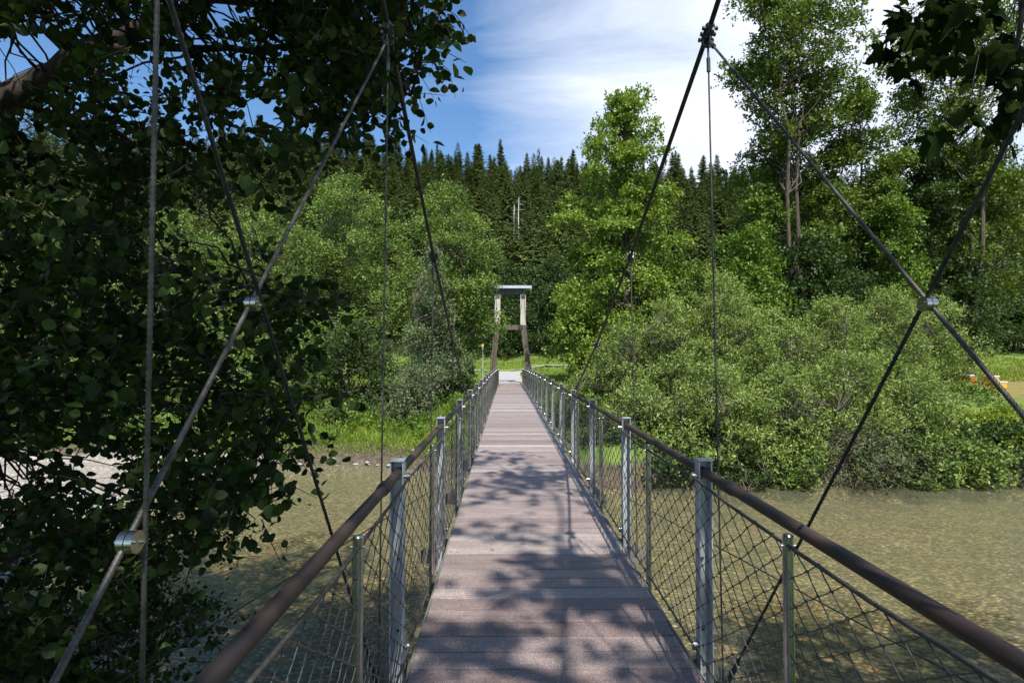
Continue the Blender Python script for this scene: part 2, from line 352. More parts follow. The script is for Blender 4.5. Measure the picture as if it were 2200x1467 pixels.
tag(link('ground', fastmesh('ground', np.stack([X, Y, Z], -1).reshape(-1, 3), Fg, True), M['ground']), kind='structure')
b = MB(); b.add([(-120, -2, WZ), (120, -2, WZ), (120, 27, WZ), (-120, 27, WZ)], [(0, 1, 2, 3)])
tag(b.build('water', M['water']), kind='structure')
b = MB()
pts = [(38.9, -.245, .98), (46, -.25, .99), (54, -.2, 1.0), (60.0, -.12, 1.25), (61.8, -.06, 2.8)]
pv = []
for y, z, hw in pts: pv += [(-hw, y, z + .0), (hw, y, z)]
b.add(pv, [(i * 2, i * 2 + 1, i * 2 + 3, i * 2 + 2) for i in range(len(pts) - 1)])
tag(b.build('path', M['path']), kind='structure')
b = MB(); pv = []
for x in np.arange(-60, 61, 4.0):
    z = max(gz(x, 61.8), gz(x, 64.6)) + 0.05
    pv += [(x, 61.8, z if abs(x) > 3 else -.05), (x, 64.6, z + .02)]
b.add(pv, [(i, i + 2, i + 3, i + 1) for i in range(0, len(pv) - 2, 2)])
tag(b.build('road', M['path']), kind='structure')
# ------------------------------------------------------------------ BRIDGE
BR = empty('suspension_bridge', (0, 0, 0), 'narrow cable suspension footbridge with purple-brown plank deck and rusty handrails over the river', 'footbridge')
Y0, Y1 = -2.9, 38.6
rng = random.Random(4)
b = MB(); y = Y0; PL = 2.0 / 12
k = 0
while y < Y1 - 0.05:
    c = y + PL / 2; sl = math.atan(0.0062 - 0.00063 * c)
    b.box((rng.uniform(-.003, .003), c, dz(c) - 0.02 + rng.uniform(-.0012, .0012)), (1.45, PL - 0.007, 0.04), Matrix.Rotation(sl, 3, 'X'), 0.0012)
    y += PL; k += 1
deck = b.build('deck', M['deck'], BR)
tag(deck, 'purple-brown gritty cross planks')
# screws on the deck: pairs near the edges every second metre
b0 = MB(); b0.tube([(0, 0, 0), (0, 0, .004)], .008, 8)
sm0 = None
for i in range(0, 8):
    for sx in (-.69, -.635, .635, .69):
        yy_ = 2.02 + 2 * i + .62
        if sm0 is None: sm0 = b0.build('screw', M['bolt'], deck); o = sm0
        else: o = sm0.copy(); COL.objects.link(o); o.parent = deck
        o.location = (sx, yy_, dz(yy_) - .0005)
def line(x, z, r, y0=Y0, y1=Y1, st=1.0):
    n = int((y1 - y0) / st) + 1
    return [(x, y0 + (y1 - y0) * i / n, dz(y0 + (y1 - y0) * i / n) + z) for i in range(n + 1)]
for s in (-1, 1):
    b = MB(); L_ = line(0, 0, 0)
    for (p, q) in zip(L_, L_[1:]):
        m_ = [(a1 + a2) / 2 for a1, a2 in zip(p, q)]
        b.box((s * .733, m_[1], m_[2] - .028), (.012, q[1] - p[1] + .001, .055))
        b.box((s * .64, m_[1], m_[2] - .10), (.07, q[1] - p[1] + .001, .115))
    b.build('edge_stringer', M['beam'], BR)
POSTS = [1.03 + 2.0 * i for i in range(-1, 19)]
POSTY = {1.03: 0.62}
# railing post: U channel, open side to the camera, cap on top
def post_mb():
    b = MB(); W, D, T, H = .07, .07, .005, 1.03
    b.box((0, D - T / 2, H / 2 - .17), (W, T, H + .34))
    for s in (-1, 1): b.box((s * (W / 2 - T / 2), D / 2 - T / 2, H / 2 - .17), (T, D - T - .0005, H + .34))
    b.box((0, D / 2 - .002, H + .0035), (W + .006, D + .008, .006))
    return b
pm = None; cm = None; im = None; mm = None
pb = MB(); pb.tube([(0, .056, 0), (0, .066, 0)], .0075, 8)
# stand-off that carries the top rope / bottom rope
so = MB()
so.tube([(0, 0, 0), (.012, 0, 0)], .012, 12); so.tube([(.0125, 0, 0), (.021, 0, 0)], .020, 16); so.tube([(.0215, 0, 0), (.031, 0, 0)], .020, 16); so.tube([(.0315, 0, 0), (.036, 0, 0)], .008, 6)
som = None
def inst(proto, name, mb, m, parent, loc, scale=(1, 1, 1), rot=None):
    if proto is None: o = mb.build(name, m, parent); proto = o
    else: o = proto.copy(); COL.objects.link(o); o.parent = parent
    o.location = loc; o.scale = scale
    if rot is not None: o.rotation_euler = rot
    return proto, o
bm_ = None; wm = {}
for y in POSTS:
    yn, y = y, POSTY.get(y, y); z = dz(y)
    # cross beam with tapered ends
    if cm is None:
        b = MB(); T = .012
        prof = [(-1.0, -.26), (1.0, -.26), (1.0, -.15), (.86, -.045), (-.86, -.045), (-1.0, -.15)]
        vs = [(x, yy_, zz_) for yy_ in (-T / 2, T / 2) for x, zz_ in prof]
        n = len(prof); b.add(vs, [tuple(range(n))[::-1], tuple(range(n, 2 * n))] + [(i, (i + 1) % n, n + (i + 1) % n, n + i) for i in range(n)][:])
        b.box((0, .03, -.25), (1.7, .05, .012)); b.box((0, .03, -.165), (1.2, .05, .012))
        for s in (-1, 1):
            b.tube([(s * .93, -.02, -.19), (s * .93, .02, -.19)], .012, 8); b.tube([(s * .83, -.016, -.12), (s * .83, .016, -.12)], .01, 8)
        cm = b.build('cross_beam', M['beam'], BR); o = cm
    else: o = cm.copy(); COL.objects.link(o); o.parent = BR
    o.location = (0, y + .078, z)
    for s in (-1, 1):
        pm_, o = inst(pm, 'railing_post', post_mb(), M['galv'], BR, (s * .82, y, z))
        if pm is None: pm = pm_
        
        if y < 9:
            for zb in (.93, .5, .12): bm_, _ = inst(bm_, 'bolt', pb, M['darkmetal'], o, (0, 0, zb))
        for zz_ in (.945, .055):
            som, q = inst(som, 'rope_standoff', so, M['stainless'], o, (-s * .035, .03, zz_), (-s, 1, 1))
        yi = yn + 1.0
        if yi < 37.5:
            if im is None:
                b = MB(); b.tube([(0, 0, -.16), (0, 0, .955)], .019, 16); b.tube([(0, 0, .9555), (0, 0, .961)], [.019, .014], 16)
                im = b.build('stainless_post', M['stainless'], BR); o = im
                e = MB(); e.tube([(-.026, 0, .92), (.026, 0, .92)], .006, 8); e.build('eye', M['bolt'], o)
            else:
                o = im.copy(); COL.objects.link(o); o.parent = BR
                for ch in im.children: q = ch.copy(); COL.objects.link(q); q.parent = o
            o.location = (s * .762, yi, dz(yi))
# wire mesh panels
def mesh_panel(seed, near):
    rg = random.Random(seed); b = MB(); nxc, nzc = 13, 9; cw = 2.0 / nxc; chh = .90 / nzc
    def nd(i, j):      # i in half cells along y, j in half cells up
        k = rg2[(i, j)] if (i, j) in rg2 else rg2.setdefault((i, j), (rg.uniform(-.004, .004), rg.uniform(-.005, .005), rg.uniform(-.004, .004)))
        e = 0 if i in (0, 2 * nxc) or j in (0, 2 * nzc) else 1
        return Vector((k[0] * e, -1 + i * cw / 2 + k[1] * e, .03 + j * chh / 2 + k[2] * e))
    rg2 = {}; r = .0023
    for i in range(2 * nxc):
        for j in range(2 * nzc):
            if (i + j) % 2 == 0: a_, c_ = nd(i, j), nd(i + 1, j + 1)
            else: a_, c_ = nd(i, j + 1), nd(i + 1, j)
            mid = (a_ + c_) / 2 + Vector((rg.uniform(-.002, .002), 0, rg.uniform(-.004, .0)))
            b.tube([a_, mid, c_] if near else [a_, c_], r, 4, caps=False)
    for (i, j), _ in list(rg2.items()):
        if (i + j) % 2 == 0 and near: p = nd(i, j); b.tube([p - Vector((0, .006, 0)), p + Vector((0, .006, 0))], .0048, 5)
    return b
for pi, y in enumerate(POSTS[:-1]):
    yc = y + 1.0
    for s in (-1, 1):
        key = 'near' if pi < 5 else 'far'
        if key not in wm: wm[key] = mesh_panel(3 if key == 'near' else 5, key == 'near').build('wire_mesh', M['wire'], BR); o = wm[key]
        else: o = wm[key].copy(); COL.objects.link(o); o.parent = BR
        o.location = (s * .757, yc + .03, dz(yc)); o.rotation_euler = (math.atan(dz(y + 2) / 2 - dz(y) / 2), 0, 0)
# ropes along the mesh, handrails
for s in (-1, 1):
    for zz_, nm in ((.945, 'top_rope'), (.055, 'bottom_rope')):
        pts = []
        for y in POSTS:
            for t in (0, .25, .5, .75):
                yy_ = y + .03 + 2 * t
                if yy_ > 37.5: break
                sag = -.018 * math.sin(math.pi * ((t * 2) % 1)) - (.02 if t == .5 else 0) * (1 if zz_ > .5 else 0)
                pts.append((s * .755, yy_, dz(yy_) + zz_ + (sag if zz_ > .5 else 0)))
        nearp = [p for p in pts if p[1] < 8.2]; farp = [p for p in pts if p[1] >= 7.9]
        b = MB(); b.tube(nearp, .0075 if zz_ > .5 else .006, 18, lobes=6, pitch=.075, step=.0125)
        b.tube(farp, .007, 6)
        b.build(nm, M['rope'], BR)
    b = MB(); b.tube(line(s * (.82 if s > 0 else .815), .967, 0, Y0 + .2, 37.4), .0245, 20)
    hr = b.build('handrail', M['rust'], BR)
    cb = MB(); cb.tube([(0, -.045, 0), (0, -.035, 0), (0, .035, 0), (0, .045, 0)], [.0252, .031, .031, .0252], 20)
    cpl = None
    for yc in (2.70, 8.7, 14.7, 20.7, 26.7, 32.7):
        cpl, o = inst(cpl, 'coupling', cb, M['rust'], hr, (s * (.82 if s > 0 else .815), yc, dz(yc) + .967))
# main cables
def cz(y): return -0.10 + 0.0154 * (y - 18) ** 2
def cx_(y): return .90 - .055 * np.clip((9 - y) / 9, 0, 1.3)
PY0, PY1 = -2.75, 38.75
HY = [-.97 + 2.0 * i for i in range(20)]
for s in (-1, 1):
    pts = [Vector((s * 1.06, PY0 - 6, 2.6)), Vector((s * .90, PY0, 6.28))] + [Vector((s * cx_(y) - .012, y + .0, cz(y))) for y in HY if y < 38] + [Vector((s * .93, PY1, 6.3)), Vector((s * 1.1, PY1 + 9, -.3))]
    b = MB(); b.tube(pts, .0135, 12)
    mc = b.build('main_cable', M['cable'], BR)
    for y in HY:
        zt = cz(y); zb = dz(y) - .16; x = s * cx_(y) - .012; base = s * .92
        if zt < zb + .45: continue
        A_, B_ = Vector((x, y, zt)), Vector((base, y + .045, zb))
        dirn = (B_ - A_).normalized()
        b = MB()
        if y < 4: b.tube([A_ + dirn * .2, B_], .0055, 12, lobes=6, pitch=.06, step=.012)
        else: b.tube([A_ + dirn * .16, B_], .0055, 6)
        hg = b.build('hanger_rope', M['rope'], BR)
        f = MB(); f.tube([A_ + dirn * .135, A_ + dirn * .21], .0105, 10); f.tube([A_ + dirn * .07, A_ + dirn * .135], .006, 8)
        f.build('swage_socket', M['darkmetal'], hg)
        # clamp on the cable: two ribbed blocks, bolts, shackle
        tdir = Vector((0, 1, 2 * .0154 * (y - 18))).normalized()
        f = MB(); rot = Matrix.Rotation(math.atan2(tdir.z, tdir.y), 3, 'X')
        f.tube([A_ - tdir * .06, A_ - tdir * .045, A_ + tdir * .045, A_ + tdir * .06], [.018, .026, .026, .018], 10)
        f.box(A_ + rot @ Vector((0, 0, -.028)), (.03, .10, .03), rot)
        for t in (-.035, 0, .035):
            f.tube([A_ + rot @ Vector((-.04, t, -.008)), A_ + rot @ Vector((.04, t, -.008))], .0065, 6)
            for e in (-.036, .036): f.tube([A_ + rot @ Vector((e - .005, t, -.008)), A_ + rot @ Vector((e + .005, t, -.008))], .012, 6)
        ring = [A_ + Vector((.026 * math.cos(q), 0, -.045 - .032 * (1 + math.sin(q)) + .03)) for q in np.linspace(0, 2 * math.pi, 15)]
        f.tube(ring, .0055, 8)
        f.build('cable_clamp', M['darkmetal'], BR)
# crossing brace ropes beside the near hangers
def xb(y, z):      # lateral distance of the brace plane
    return .90 - .02 * max(0, z - 1) / 2.4
NODE = cz(3.03)
for s in (-1, 1):
    xa, xc0, xe = (.842, .872, .909) if s > 0 else (.867, .899, .939)
    A_ = Vector((s * (xa + .006), 3.03, NODE - .03)); B_ = Vector((s * (xe + .006), -.38, -.17))
    b = MB(); d_ = (B_ - A_).normalized()
    b.tube([A_ + d_ * .11, B_], .0065, 18, lobes=6, pitch=.06, step=.01)
    br = b.build('brace_rope', M['rope'], BR)
    f = MB(); f.tube([A_ + d_ * .07, A_ + d_ * .13], .0125, 10); f.tube([A_ + d_ * .015, A_ + d_ * .075], .008, 8)
    side = Vector((0, d_.z, -d_.y))
    ring = [A_ + d_ * .03 + (d_ * math.cos(q) + side * math.sin(q)) * .024 for q in np.linspace(0, 2 * math.pi, 13)]
    f.tube(ring, .006, 8); f.build('shackle', M['darkmetal'], br)
    A2 = Vector((s * (.912 - .008), 3.03, -.15)); B2 = Vector((s * (xc0 - .04 - .008), -1.9, cz(-1.9))); d2 = (B2 - A2).normalized()
    b = MB(); b.tube([A2 + d2 * .3, B2], .0068, 12, lobes=6, pitch=.07, step=.02)
    br2 = b.build('brace_rope', M['cable'], BR); br2['label'] = 'dark brace rope'
    f = MB(); f.tube([A2 + d2 * .04, A2 + d2 * .07, A2 + d2 * .24, A2 + d2 * .27], [.008, .015, .015, .009], 10)
    f.tube([A2, A2 + d2 * .05], .009, 8); f.tube([A2 + d2 * .27, A2 + d2 * .36], .010, 8)
    for t in (.05, .26): f.tube([A2 + d2 * t - Vector((.02, 0, 0)), A2 + d2 * t + Vector((.02, 0, 0))], .008, 8)
    f.build('turnbuckle', M['darkmetal'], br2)
    # clamps where ropes cross
    for (yy_, zz_) in ((1.487, 1.77), (1.03, 1.29)):
        f = MB(); tt_ = (3.03 - yy_) / 3.41; xc = s * (xa + (xe - xa) * tt_); zz_ = A_.z + (B_.z - A_.z) * tt_
        f.tube([(xc - .014, yy_, zz_), (xc - .001, yy_, zz_)], .020, 24); f.tube([(xc + .001, yy_, zz_), (xc + .014, yy_, zz_)], .020, 24)
        for t in (-.011, .011): f.tube([(xc - .019, yy_ + t, zz_ - t * .3), (xc + .019, yy_ + t, zz_ - t * .3)], .004, 6)
        f.build('rope_clamp', M['stainless'], BR)
    # wind stay running from under the deck out to the near bank
    b = MB(); b.tube([(s * .80, 11.1, -.30), (s * .92, 10.6, -.45), (s * 4.7, -3.2, -.62)], .006, 8)
    b.build('wind_stay', M['cable'], BR)
# pylons
def pylon(y, flip=1):
    P_ = bpy.data.objects.new('pylon', None); COL.objects.link(P_); P_.parent = BR; P_.location = (0, y, 0)
    for s in (-1, 1):
        b = MB()
        def leg(b, x0, z0, x1, z1, w, dp):
            vs = []
            for x, z in ((x0, z0), (x1, z1)):
                for dx, dy in ((-w, -dp), (w, -dp), (w, dp), (-w, dp)): vs.append((x + dx, dy, z))
            b.add(vs, [(0, 3, 2, 1), (4, 5, 6, 7)] + [(i, (i + 1) % 4, 4 + (i + 1) % 4, 4 + i) for i in range(4)])
        leg(b, s * 1.46, -1.4, s * .875, 3.69, .18, .18); b.build('leg', M['timber'], P_)
        b = MB(); leg(b, s * .872, 3.692, s * .866, 5.80, .185, .19)
        for dx in (-.06, .06): b.box((s * .868 + dx, -.192, 4.7), (.008, .006, 2.1))
        b.build('upper_leg', M['concrete'], P_)
        b = MB(); b.tube([(s * .91, -.3, 6.05), (s * .91, -.15, 6.25), (s * .91, .15, 6.25), (s * .91, .3, 6.05)], .045, 10); b.build('saddle', M['darkmetal'], P_)
    b = MB(); b.box((0, 0, 3.54), (1.40, .26, .33)); b.build('crossbeam', M['timber'], P_)
    for s in (-1, 1):
        b = MB(); b.box((s * .70, -.20, 3.56), (.30, .02, .30)); pl_ = b.build('gusset_plate', M['darkmetal'], P_)
        b = MB(); b.box((s * 1.46, 0, -1.2), (.6, .6, .9)); b.build('footing', M['concrete'], P_)
        b = MB()
        b.box((s * .868, -.197, 5.6), (.30, .012, .22)); b.build('head_plate', M['darkmetal'], P_)
    b = MB(); b.box((0, 0, 5.97), (2.1, .24, .33)); b.box((0, 0, 5.815), (2.14, .32, .02)); b.build('top_beam', M['darkmetal'], P_)
    b = MB(); b.box((0, 0, 6.345), (2.9, .95, .02)); b.box((0, -.465, 6.25), (2.9, .012, .165)); b.box((0, .465, 6.25), (2.9, .012, .165))
    for i in range(-3, 4): b.box((i * .45, 0, 6.16), (.04, .9, .03))
    b.build('roof', M['roofsheet'], P_)
pylon(PY0); pylon(PY1)
b = MB(); b.box((0, 38.95, -.66), (4.2, .6, .75)); b.box((0, 38.66, -.27), (1.6, .12, .05)); tag(b.build('abutment', M['concrete'], BR), 'concrete end block')
# ------------------------------------------------------------------ vegetation machinery
QV = np.array([(0, 0, 0), (.5, .5, .06), (1, 0, -.05), (.5, -.5, .06)]); QF = np.array([(0, 1, 2, 3)])
_o = [(0, 0), (.10, .20), (.33, .44), (.62, .45), (.84, .25), (1.0, 0)]
HV = np.array([(x, y_, abs(y_) * .22 - x * x * .12) for x, y_ in _o] + [(x, -y_, abs(y_) * .22 - x * x * .12) for x, y_ in _o[1:5]] + [(.45, 0, -.03)])
HF = np.array([(10, i, i + 1) for i in range(5)] + [(10, 5, 9), (10, 9, 8), (10, 8, 7), (10, 7, 6), (10, 6, 0)])
ml = []
for a_, r_ in [(180, .12), (140, .38), (112, .62), (95, .42), (72, .78), (58, .86), (42, .55), (30, .62), (14, .92), (0, 1.08), (-14, .92), (-30, .62), (-42, .55), (-58, .86), (-72, .78), (-95, .42), (-112, .62), (-140, .38)]:
    ml.append((.35 + .62 * r_ * math.cos(R(a_)), .62 * r_ * math.sin(R(a_)), -.10 * r_ * r_))
MV = np.array(ml + [(.35, 0, .03)]); MF = np.array([(len(ml), i, (i + 1) % len(ml)) for i in range(len(ml))])
def unit(v): return v / np.maximum(np.linalg.norm(v, axis=-1, keepdims=True), 1e-9)
def leaf_mesh(name, P, A, N, L, W, TV=QV, TF=QF):
    A = unit(A); B = unit(np.cross(N, A)); N = np.cross(A, B)
    L = L[:, None, None]; W = W[:, None, None]
    V = P[:, None, :] + A[:, None, :] * TV[None, :, 0:1] * L + B[:, None, :] * TV[None, :, 1:2] * W + N[:, None, :] * TV[None, :, 2:3] * L
    n, k = len(P), len(TV)
    Fc = (TF[None] + (np.arange(n) * k)[:, None, None]).reshape(-1, TF.shape[1])
    return fastmesh(name, V.reshape(-1, 3), Fc)
def sprays(rg, C, Rd, n_leaf, per, tl, up=.3, flat=.5, top=.35, jit=.12, droop=0.0, shell=.45):
    """leaves on twigs: C puff centres (m,3), Rd puff radii (m,3). Returns P, A, N and twig ends."""
    m = len(C); ns = max(1, int(n_leaf / per))
    vol = np.prod(Rd, axis=1) ** (2 / 3); pick = rg.choice(m, ns, p=vol / vol.sum())
    D = unit(rg.normal(size=(ns, 3))); D[:, 2] = np.abs(D[:, 2]) * np.where(rg.random(ns) < .5 + top, 1, -1)
    rad = shell + (1 - shell) * rg.random(ns) ** .6
    O = C[pick] + D * Rd[pick] * rad[:, None]
    T = unit(D * .8 + rg.normal(size=(ns, 3)) * .45 + np.array([0, 0, up]))
    ln = tl * rg.uniform(.6, 1.3, ns)
    t = (np.arange(per) + .5) / per
    P = O[:, None] + T[:, None] * (t[None, :, None] * ln[:, None, None])
    P[:, :, 2] -= droop * (t ** 2)[None] * ln[:, None]
    S = unit(np.cross(T, rg.normal(size=(ns, 3))))
    side = np.where(np.arange(per) % 2 == 0, 1, -1)[None, :, None]
    A = T[:, None] * .6 + S[:, None] * side * .75 + rg.normal(size=(ns, per, 3)) * .3
    N = np.array([0, 0, 1.0]) * flat + rg.normal(size=(ns, per, 3)) * (1 - flat) * .9 + D[:, None] * .35
    P = P + rg.normal(size=P.shape) * jit * tl
    return P.reshape(-1, 3), A.reshape(-1, 3), N.reshape(-1, 3), O, O + T * ln[:, None]
def limb(b, p0, p1, r0, r1, rg, n=5, wob=.06, seg=5, sag=0.0):
    p0 = np.array(p0, float); p1 = np.array(p1, float); L = np.linalg.norm(p1 - p0); pts = []; rs = []
    for i in range(seg + 1):
        t = i / seg; p = p0 * (1 - t) + p1 * t
        if 0 < i < seg: p = p + rg.normal(size=3) * wob * L * .5
        p[2] += sag * L * math.sin(math.pi * t)
        pts.append(p); rs.append(r0 * (1 - t) + r1 * t)
    b.tube(pts, rs, n)
    return pts
GROUPS = dict(alder='leafy trees on the far left bank', willow='willow shrubs along the right bank', tall='tall trees on the right bank', hedge='trees at the back of the meadow')
def tree(seed, name, label, cat, base, top, ctop, cbot, width, kind, leaf, n_leaf, profile='round', puffs=40, pr=.16, per=7, tl=.6, lw=(.17, .10),
         up=.3, flat=.5, trunk=.16, stems=1, group=None, bark='bark', droop=0., depth=None, shell=.4, gap=0., lift=.25):
    """base (x,y) on the ground; crown from z=cbot to ctop, width metres."""
    rg = np.random.default_rng(seed); x0, y0 = base; z0 = gz(x0, y0) - .1
    e = empty(name, (x0, y0, z0), label, cat, group)
    H = ctop - cbot; hw = width / 2; hd = (depth or width) / 2
    ts = np.clip((np.arange(puffs) + rg.random(puffs)) / puffs, 0, 1)
    prof = {'round': lambda t: np.sqrt(np.clip(1 - (2 * t - .92) ** 2, .05, 1)),
            'cone': lambda t: np.clip(1.12 - 1.08 * t, .03, 1) * np.clip(.7 + t * 1.2, 0, 1) * (1 + .10 * np.sin(t * 17)),
            'lime': lambda t: np.interp(t, [0, .12, .35, .55, .68, .85, 1], [.62, .9, 1.0, .93, .76, .52, .22]),
            'dome': lambda t: np.sqrt(np.clip(1 - t ** 2.2, .05, 1)),
            'vase': lambda t: np.clip(.35 + t * 1.0, 0, 1) * np.sqrt(np.clip(1 - (t - .12) ** 6, .06, 1)),
            'layer': lambda t: .6 + .4 * np.sin(t * 9) ** 2 - .45 * t}[profile]
    Rr = prof(ts) * np.clip(1 + rg.normal(size=puffs) * .13, .7, 1.28)
    an = rg.uniform(0, 2 * math.pi, puffs); fr = rg.uniform(.15, 1, puffs) ** .5
    fr = np.where(rg.random(puffs) < .2, fr * .4, fr)
    C = np.stack([np.cos(an) * Rr * fr * (hw - width * pr * .5 * np.clip(Rr, .3, 1)), np.sin(an) * Rr * fr * (hd - width * pr * .6), cbot - z0 + ts * (H - width * pr * .5)], -1)
    rr = width * pr * rg.uniform(.65, 1.3, puffs) * np.clip(.5 + .6 * Rr, .5, 1.1)
    Rd = np.stack([rr, rr, rr * rg.uniform(.5, .8, puffs)], -1)
    P, A, N, O, E = sprays(rg, C, Rd, n_leaf, per, tl, up, flat, droop=droop, shell=shell)
    L = lw[0] * rg.uniform(.65, 1.35, len(P)); Wd = lw[1] * rg.uniform(.7, 1.3, len(P))
    me = leaf_mesh(name + '_crown', P, A, N, L, Wd)
    link('crown', me, M[leaf], e)
    b = MB()
    for si in range(stems):
        off = np.array([rg.normal() * .25 * (stems > 1), rg.normal() * .25 * (stems > 1), 0])
        tip = off * (3.0 if stems > 1 else 1) + np.array([rg.normal() * .3, rg.normal() * .3, cbot - z0 + H * (.8 if stems == 1 else rg.uniform(.5, .8))])
        tp = limb(b, np.zeros(3), tip, trunk, trunk * .2, rg, 7, .03, 7)
        for ci in range(si, puffs, stems):
            c = C[ci]; k = min(range(len(tp)), key=lambda q: abs(tp[q][2] - (c[2] - np.hypot(c[0] - tp[q][0], c[1] - tp[q][1]) * lift * 2.0)))
            k = max(1, k); r0 = trunk * (1 - k / len(tp)) * .4 + .012
            limb(b, tp[k], c, r0, .008, rg, 4, .08, 4)
    # fine twigs
    for q in range(0, len(O), max(1, len(O) // 160)): b.tube([O[q], E[q]], [.006, .003], 3, caps=False)
    b.build('trunk', M[bark], e)
    return e
def wpx(w, d): return w / F * d
def zt(py, d): return CZ + (764 - py) / F * d
def T(seed, name, label, cat, px, top, bot, w, d, leaf, dens=430, **k):
    p = at(px, 764, d); width = wpx(w, d); ct, cb = zt(top, d), zt(bot, d); over = k.pop('over', False)
    z0 = gz(p[0], d); cb = max(cb, (WZ - .02) if over else z0 + .05)
    n = int(width * (ct - cb) * dens)
    return tree(seed, name, label, cat, (p[0], d), None, ct, cb, width, None, leaf, n, **k)
AL = dict(pr=.085, puffs=135, profile='round', lw=(.14, .085), tl=.4, up=.45, flat=.4, stems=3, trunk=.10, bark='bark')
g = GROUPS['alder']
T(11, 'alder_tree', 'broad light-green alder with rounded crown, tallest of the leafy trees left of the far pylon', 'tree', 745, 372, 800, 300, 31, 'alder', group=g, **AL)
T(12, 'alder_tree', 'rounded green alder standing between the broad alder and the far pylon, behind the silvery willow', 'tree', 960, 388, 820, 270, 32, 'alder', group=g, **AL)
T(13, 'alder_tree', 'slimmer alder closest to the far pylon, its leaves touching the pylon roof', 'tree', 1012, 520, 690, 105, 33, 'alder', group=g, **AL)
T(14, 'alder_tree', 'alder half hidden behind the hanging hazel leaves, just left of the broad alder', 'tree', 570, 430, 820, 230, 30, 'alder', 330, group=g, **AL)
T(15, 'alder_tree', 'alder glimpsed through hazel leaves behind the thick vertical rope', 'tree', 370, 450, 850, 280, 30, 'alder', 260, group=g, **AL)
T(16, 'alder_tree', 'alder glimpsed through the hazel at the far left of the river', 'tree', 120, 430, 850, 330, 31, 'alder', 240, group=g, **AL)
SW = dict(pr=.09, puffs=95, lw=(.15, .055), tl=.4, up=.35, flat=.3, stems=3, trunk=.07, bark='bark')
T(17, 'silver_willow', 'silvery grey-leaved willow in front of the rounded alder', 'tree', 930, 535, 830, 180, 27.5, 'silver', profile='cone', **SW)
T(18, 'silver_willow', 'low silvery willow bush at the foot of the alders, above the grassy bank', 'shrub', 890, 790, 945, 165, 25.5, 'silver', profile='dome', **SW)
BU = dict(pr=.12, puffs=60, lw=(.14, .09), tl=.36, up=.4, flat=.4, stems=3, trunk=.05)
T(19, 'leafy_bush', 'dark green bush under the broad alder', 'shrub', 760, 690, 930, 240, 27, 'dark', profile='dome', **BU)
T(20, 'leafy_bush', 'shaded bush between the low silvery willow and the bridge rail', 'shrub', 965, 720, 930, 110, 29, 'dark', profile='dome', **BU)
T(21, 'leafy_bush', 'sunny green bush beside the left handrail near the signpost', 'shrub', 1000, 812, 880, 66, 31, 'bright', profile='dome', **BU)
T(22, 'leafy_bush', 'bush behind the hazel above the gravel bank', 'shrub', 600, 700, 960, 260, 27, 'alder', 300, profile='dome', **BU)
T(23, 'leafy_bush', 'bush glimpsed under the hazel branches beyond the gravel bar', 'shrub', 330, 760, 960, 320, 27, 'alder', 260, profile='dome', **BU)
T(60, 'leafy_bush', 'bush at the far left edge beyond the gravel bar', 'shrub', 60, 760, 950, 320, 28, 'dark', 260, profile='dome', **BU)
T(24, 'leafy_bush', 'small leafy bush on the edge of the grassy bank, below the dark green bush', 'shrub', 730, 860, 950, 110, 25, 'alder', profile='dome', **BU)
# behind the meadow
g = GROUPS['hedge']
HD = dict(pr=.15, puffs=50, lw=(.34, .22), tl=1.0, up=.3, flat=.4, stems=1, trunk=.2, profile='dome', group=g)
for i, (px, top, w_, lf, lb) in enumerate([
        (1075, 640, 90, 'dark', 'dark leafy tree behind the meadow, seen between the far pylon legs, the left one'),
        (1125, 655, 80, 'dark', 'dark leafy tree behind the meadow, seen between the far pylon legs, the right one'),
        (1180, 610, 90, 'dark', 'dark leafy tree behind the meadow, just right of the far pylon'),
        (1020, 620, 90, 'dark', 'dark leafy tree behind the meadow, left of the signpost'),
        (1240, 600, 110, 'maple', 'green tree at the meadow end, behind the lime tree'),
        (1100, 560, 120, 'dark', 'taller leafy tree at the forest edge, directly above the far pylon roof'),
        (1190, 545, 110, 'dark', 'taller leafy tree at the forest edge, up and right of the far pylon'),
        (2190, 560, 200, 'dark', 'dark tree behind the meadow strip at the far right edge'),
        (2050, 600, 220, 'dark', 'dark tree beyond the willows near the beehives')]):
    T(30 + i, 'hedge_tree', lb, 'tree', px, top, 775, w_, 90 + (4 if i in (5, 6) else 0) - (28 if i > 6 else 0), lf, 85 if i < 7 else 130, **HD)
# right bank
T(40, 'lime_tree', 'yellow-green lime tree with pointed crown standing alone right of the far pylon', 'tree', 1345, 185, 775, 278, 34, 'lime', 460, profile='lime', pr=.095, puffs=170, lw=(.19, .13), tl=.42, up=.1, flat=.55, trunk=.26, per=7, shell=.5)
T(41, 'lime_sapling', 'yellow-green young lime at the foot of the pointed lime tree', 'tree', 1250, 600, 815, 150, 33, 'lime', 380, profile='dome', pr=.18, puffs=26, lw=(.17, .12), tl=.5, up=.1, flat=.5, trunk=.08)
g = GROUPS['tall']
TM = dict(lw=(.18, .12), tl=.45, up=.15, flat=.6, lift=.5, bark='bark')
T(42, 'tall_maple', 'tall airy maple with bare lower stems, tallest tree right of the lime', 'tree', 1715, -25, 320, 330, 32, 'maple', 400, profile='vase', pr=.085, puffs=120, trunk=.2, stems=2, group=g, **TM)
T(43, 'tall_maple', 'tall airy maple at the right edge behind the hanging dark maple leaves', 'tree', 2085, -40, 420, 340, 33, 'maple', 300, profile='vase', pr=.085, puffs=110, trunk=.2, stems=2, group=g, **TM)
T(44, 'tall_maple', 'maple of middle height between the two tall airy maples', 'tree', 1850, 165, 640, 250, 34, 'maple', 420, profile='round', pr=.09, puffs=120, trunk=.18, group=g, **TM)
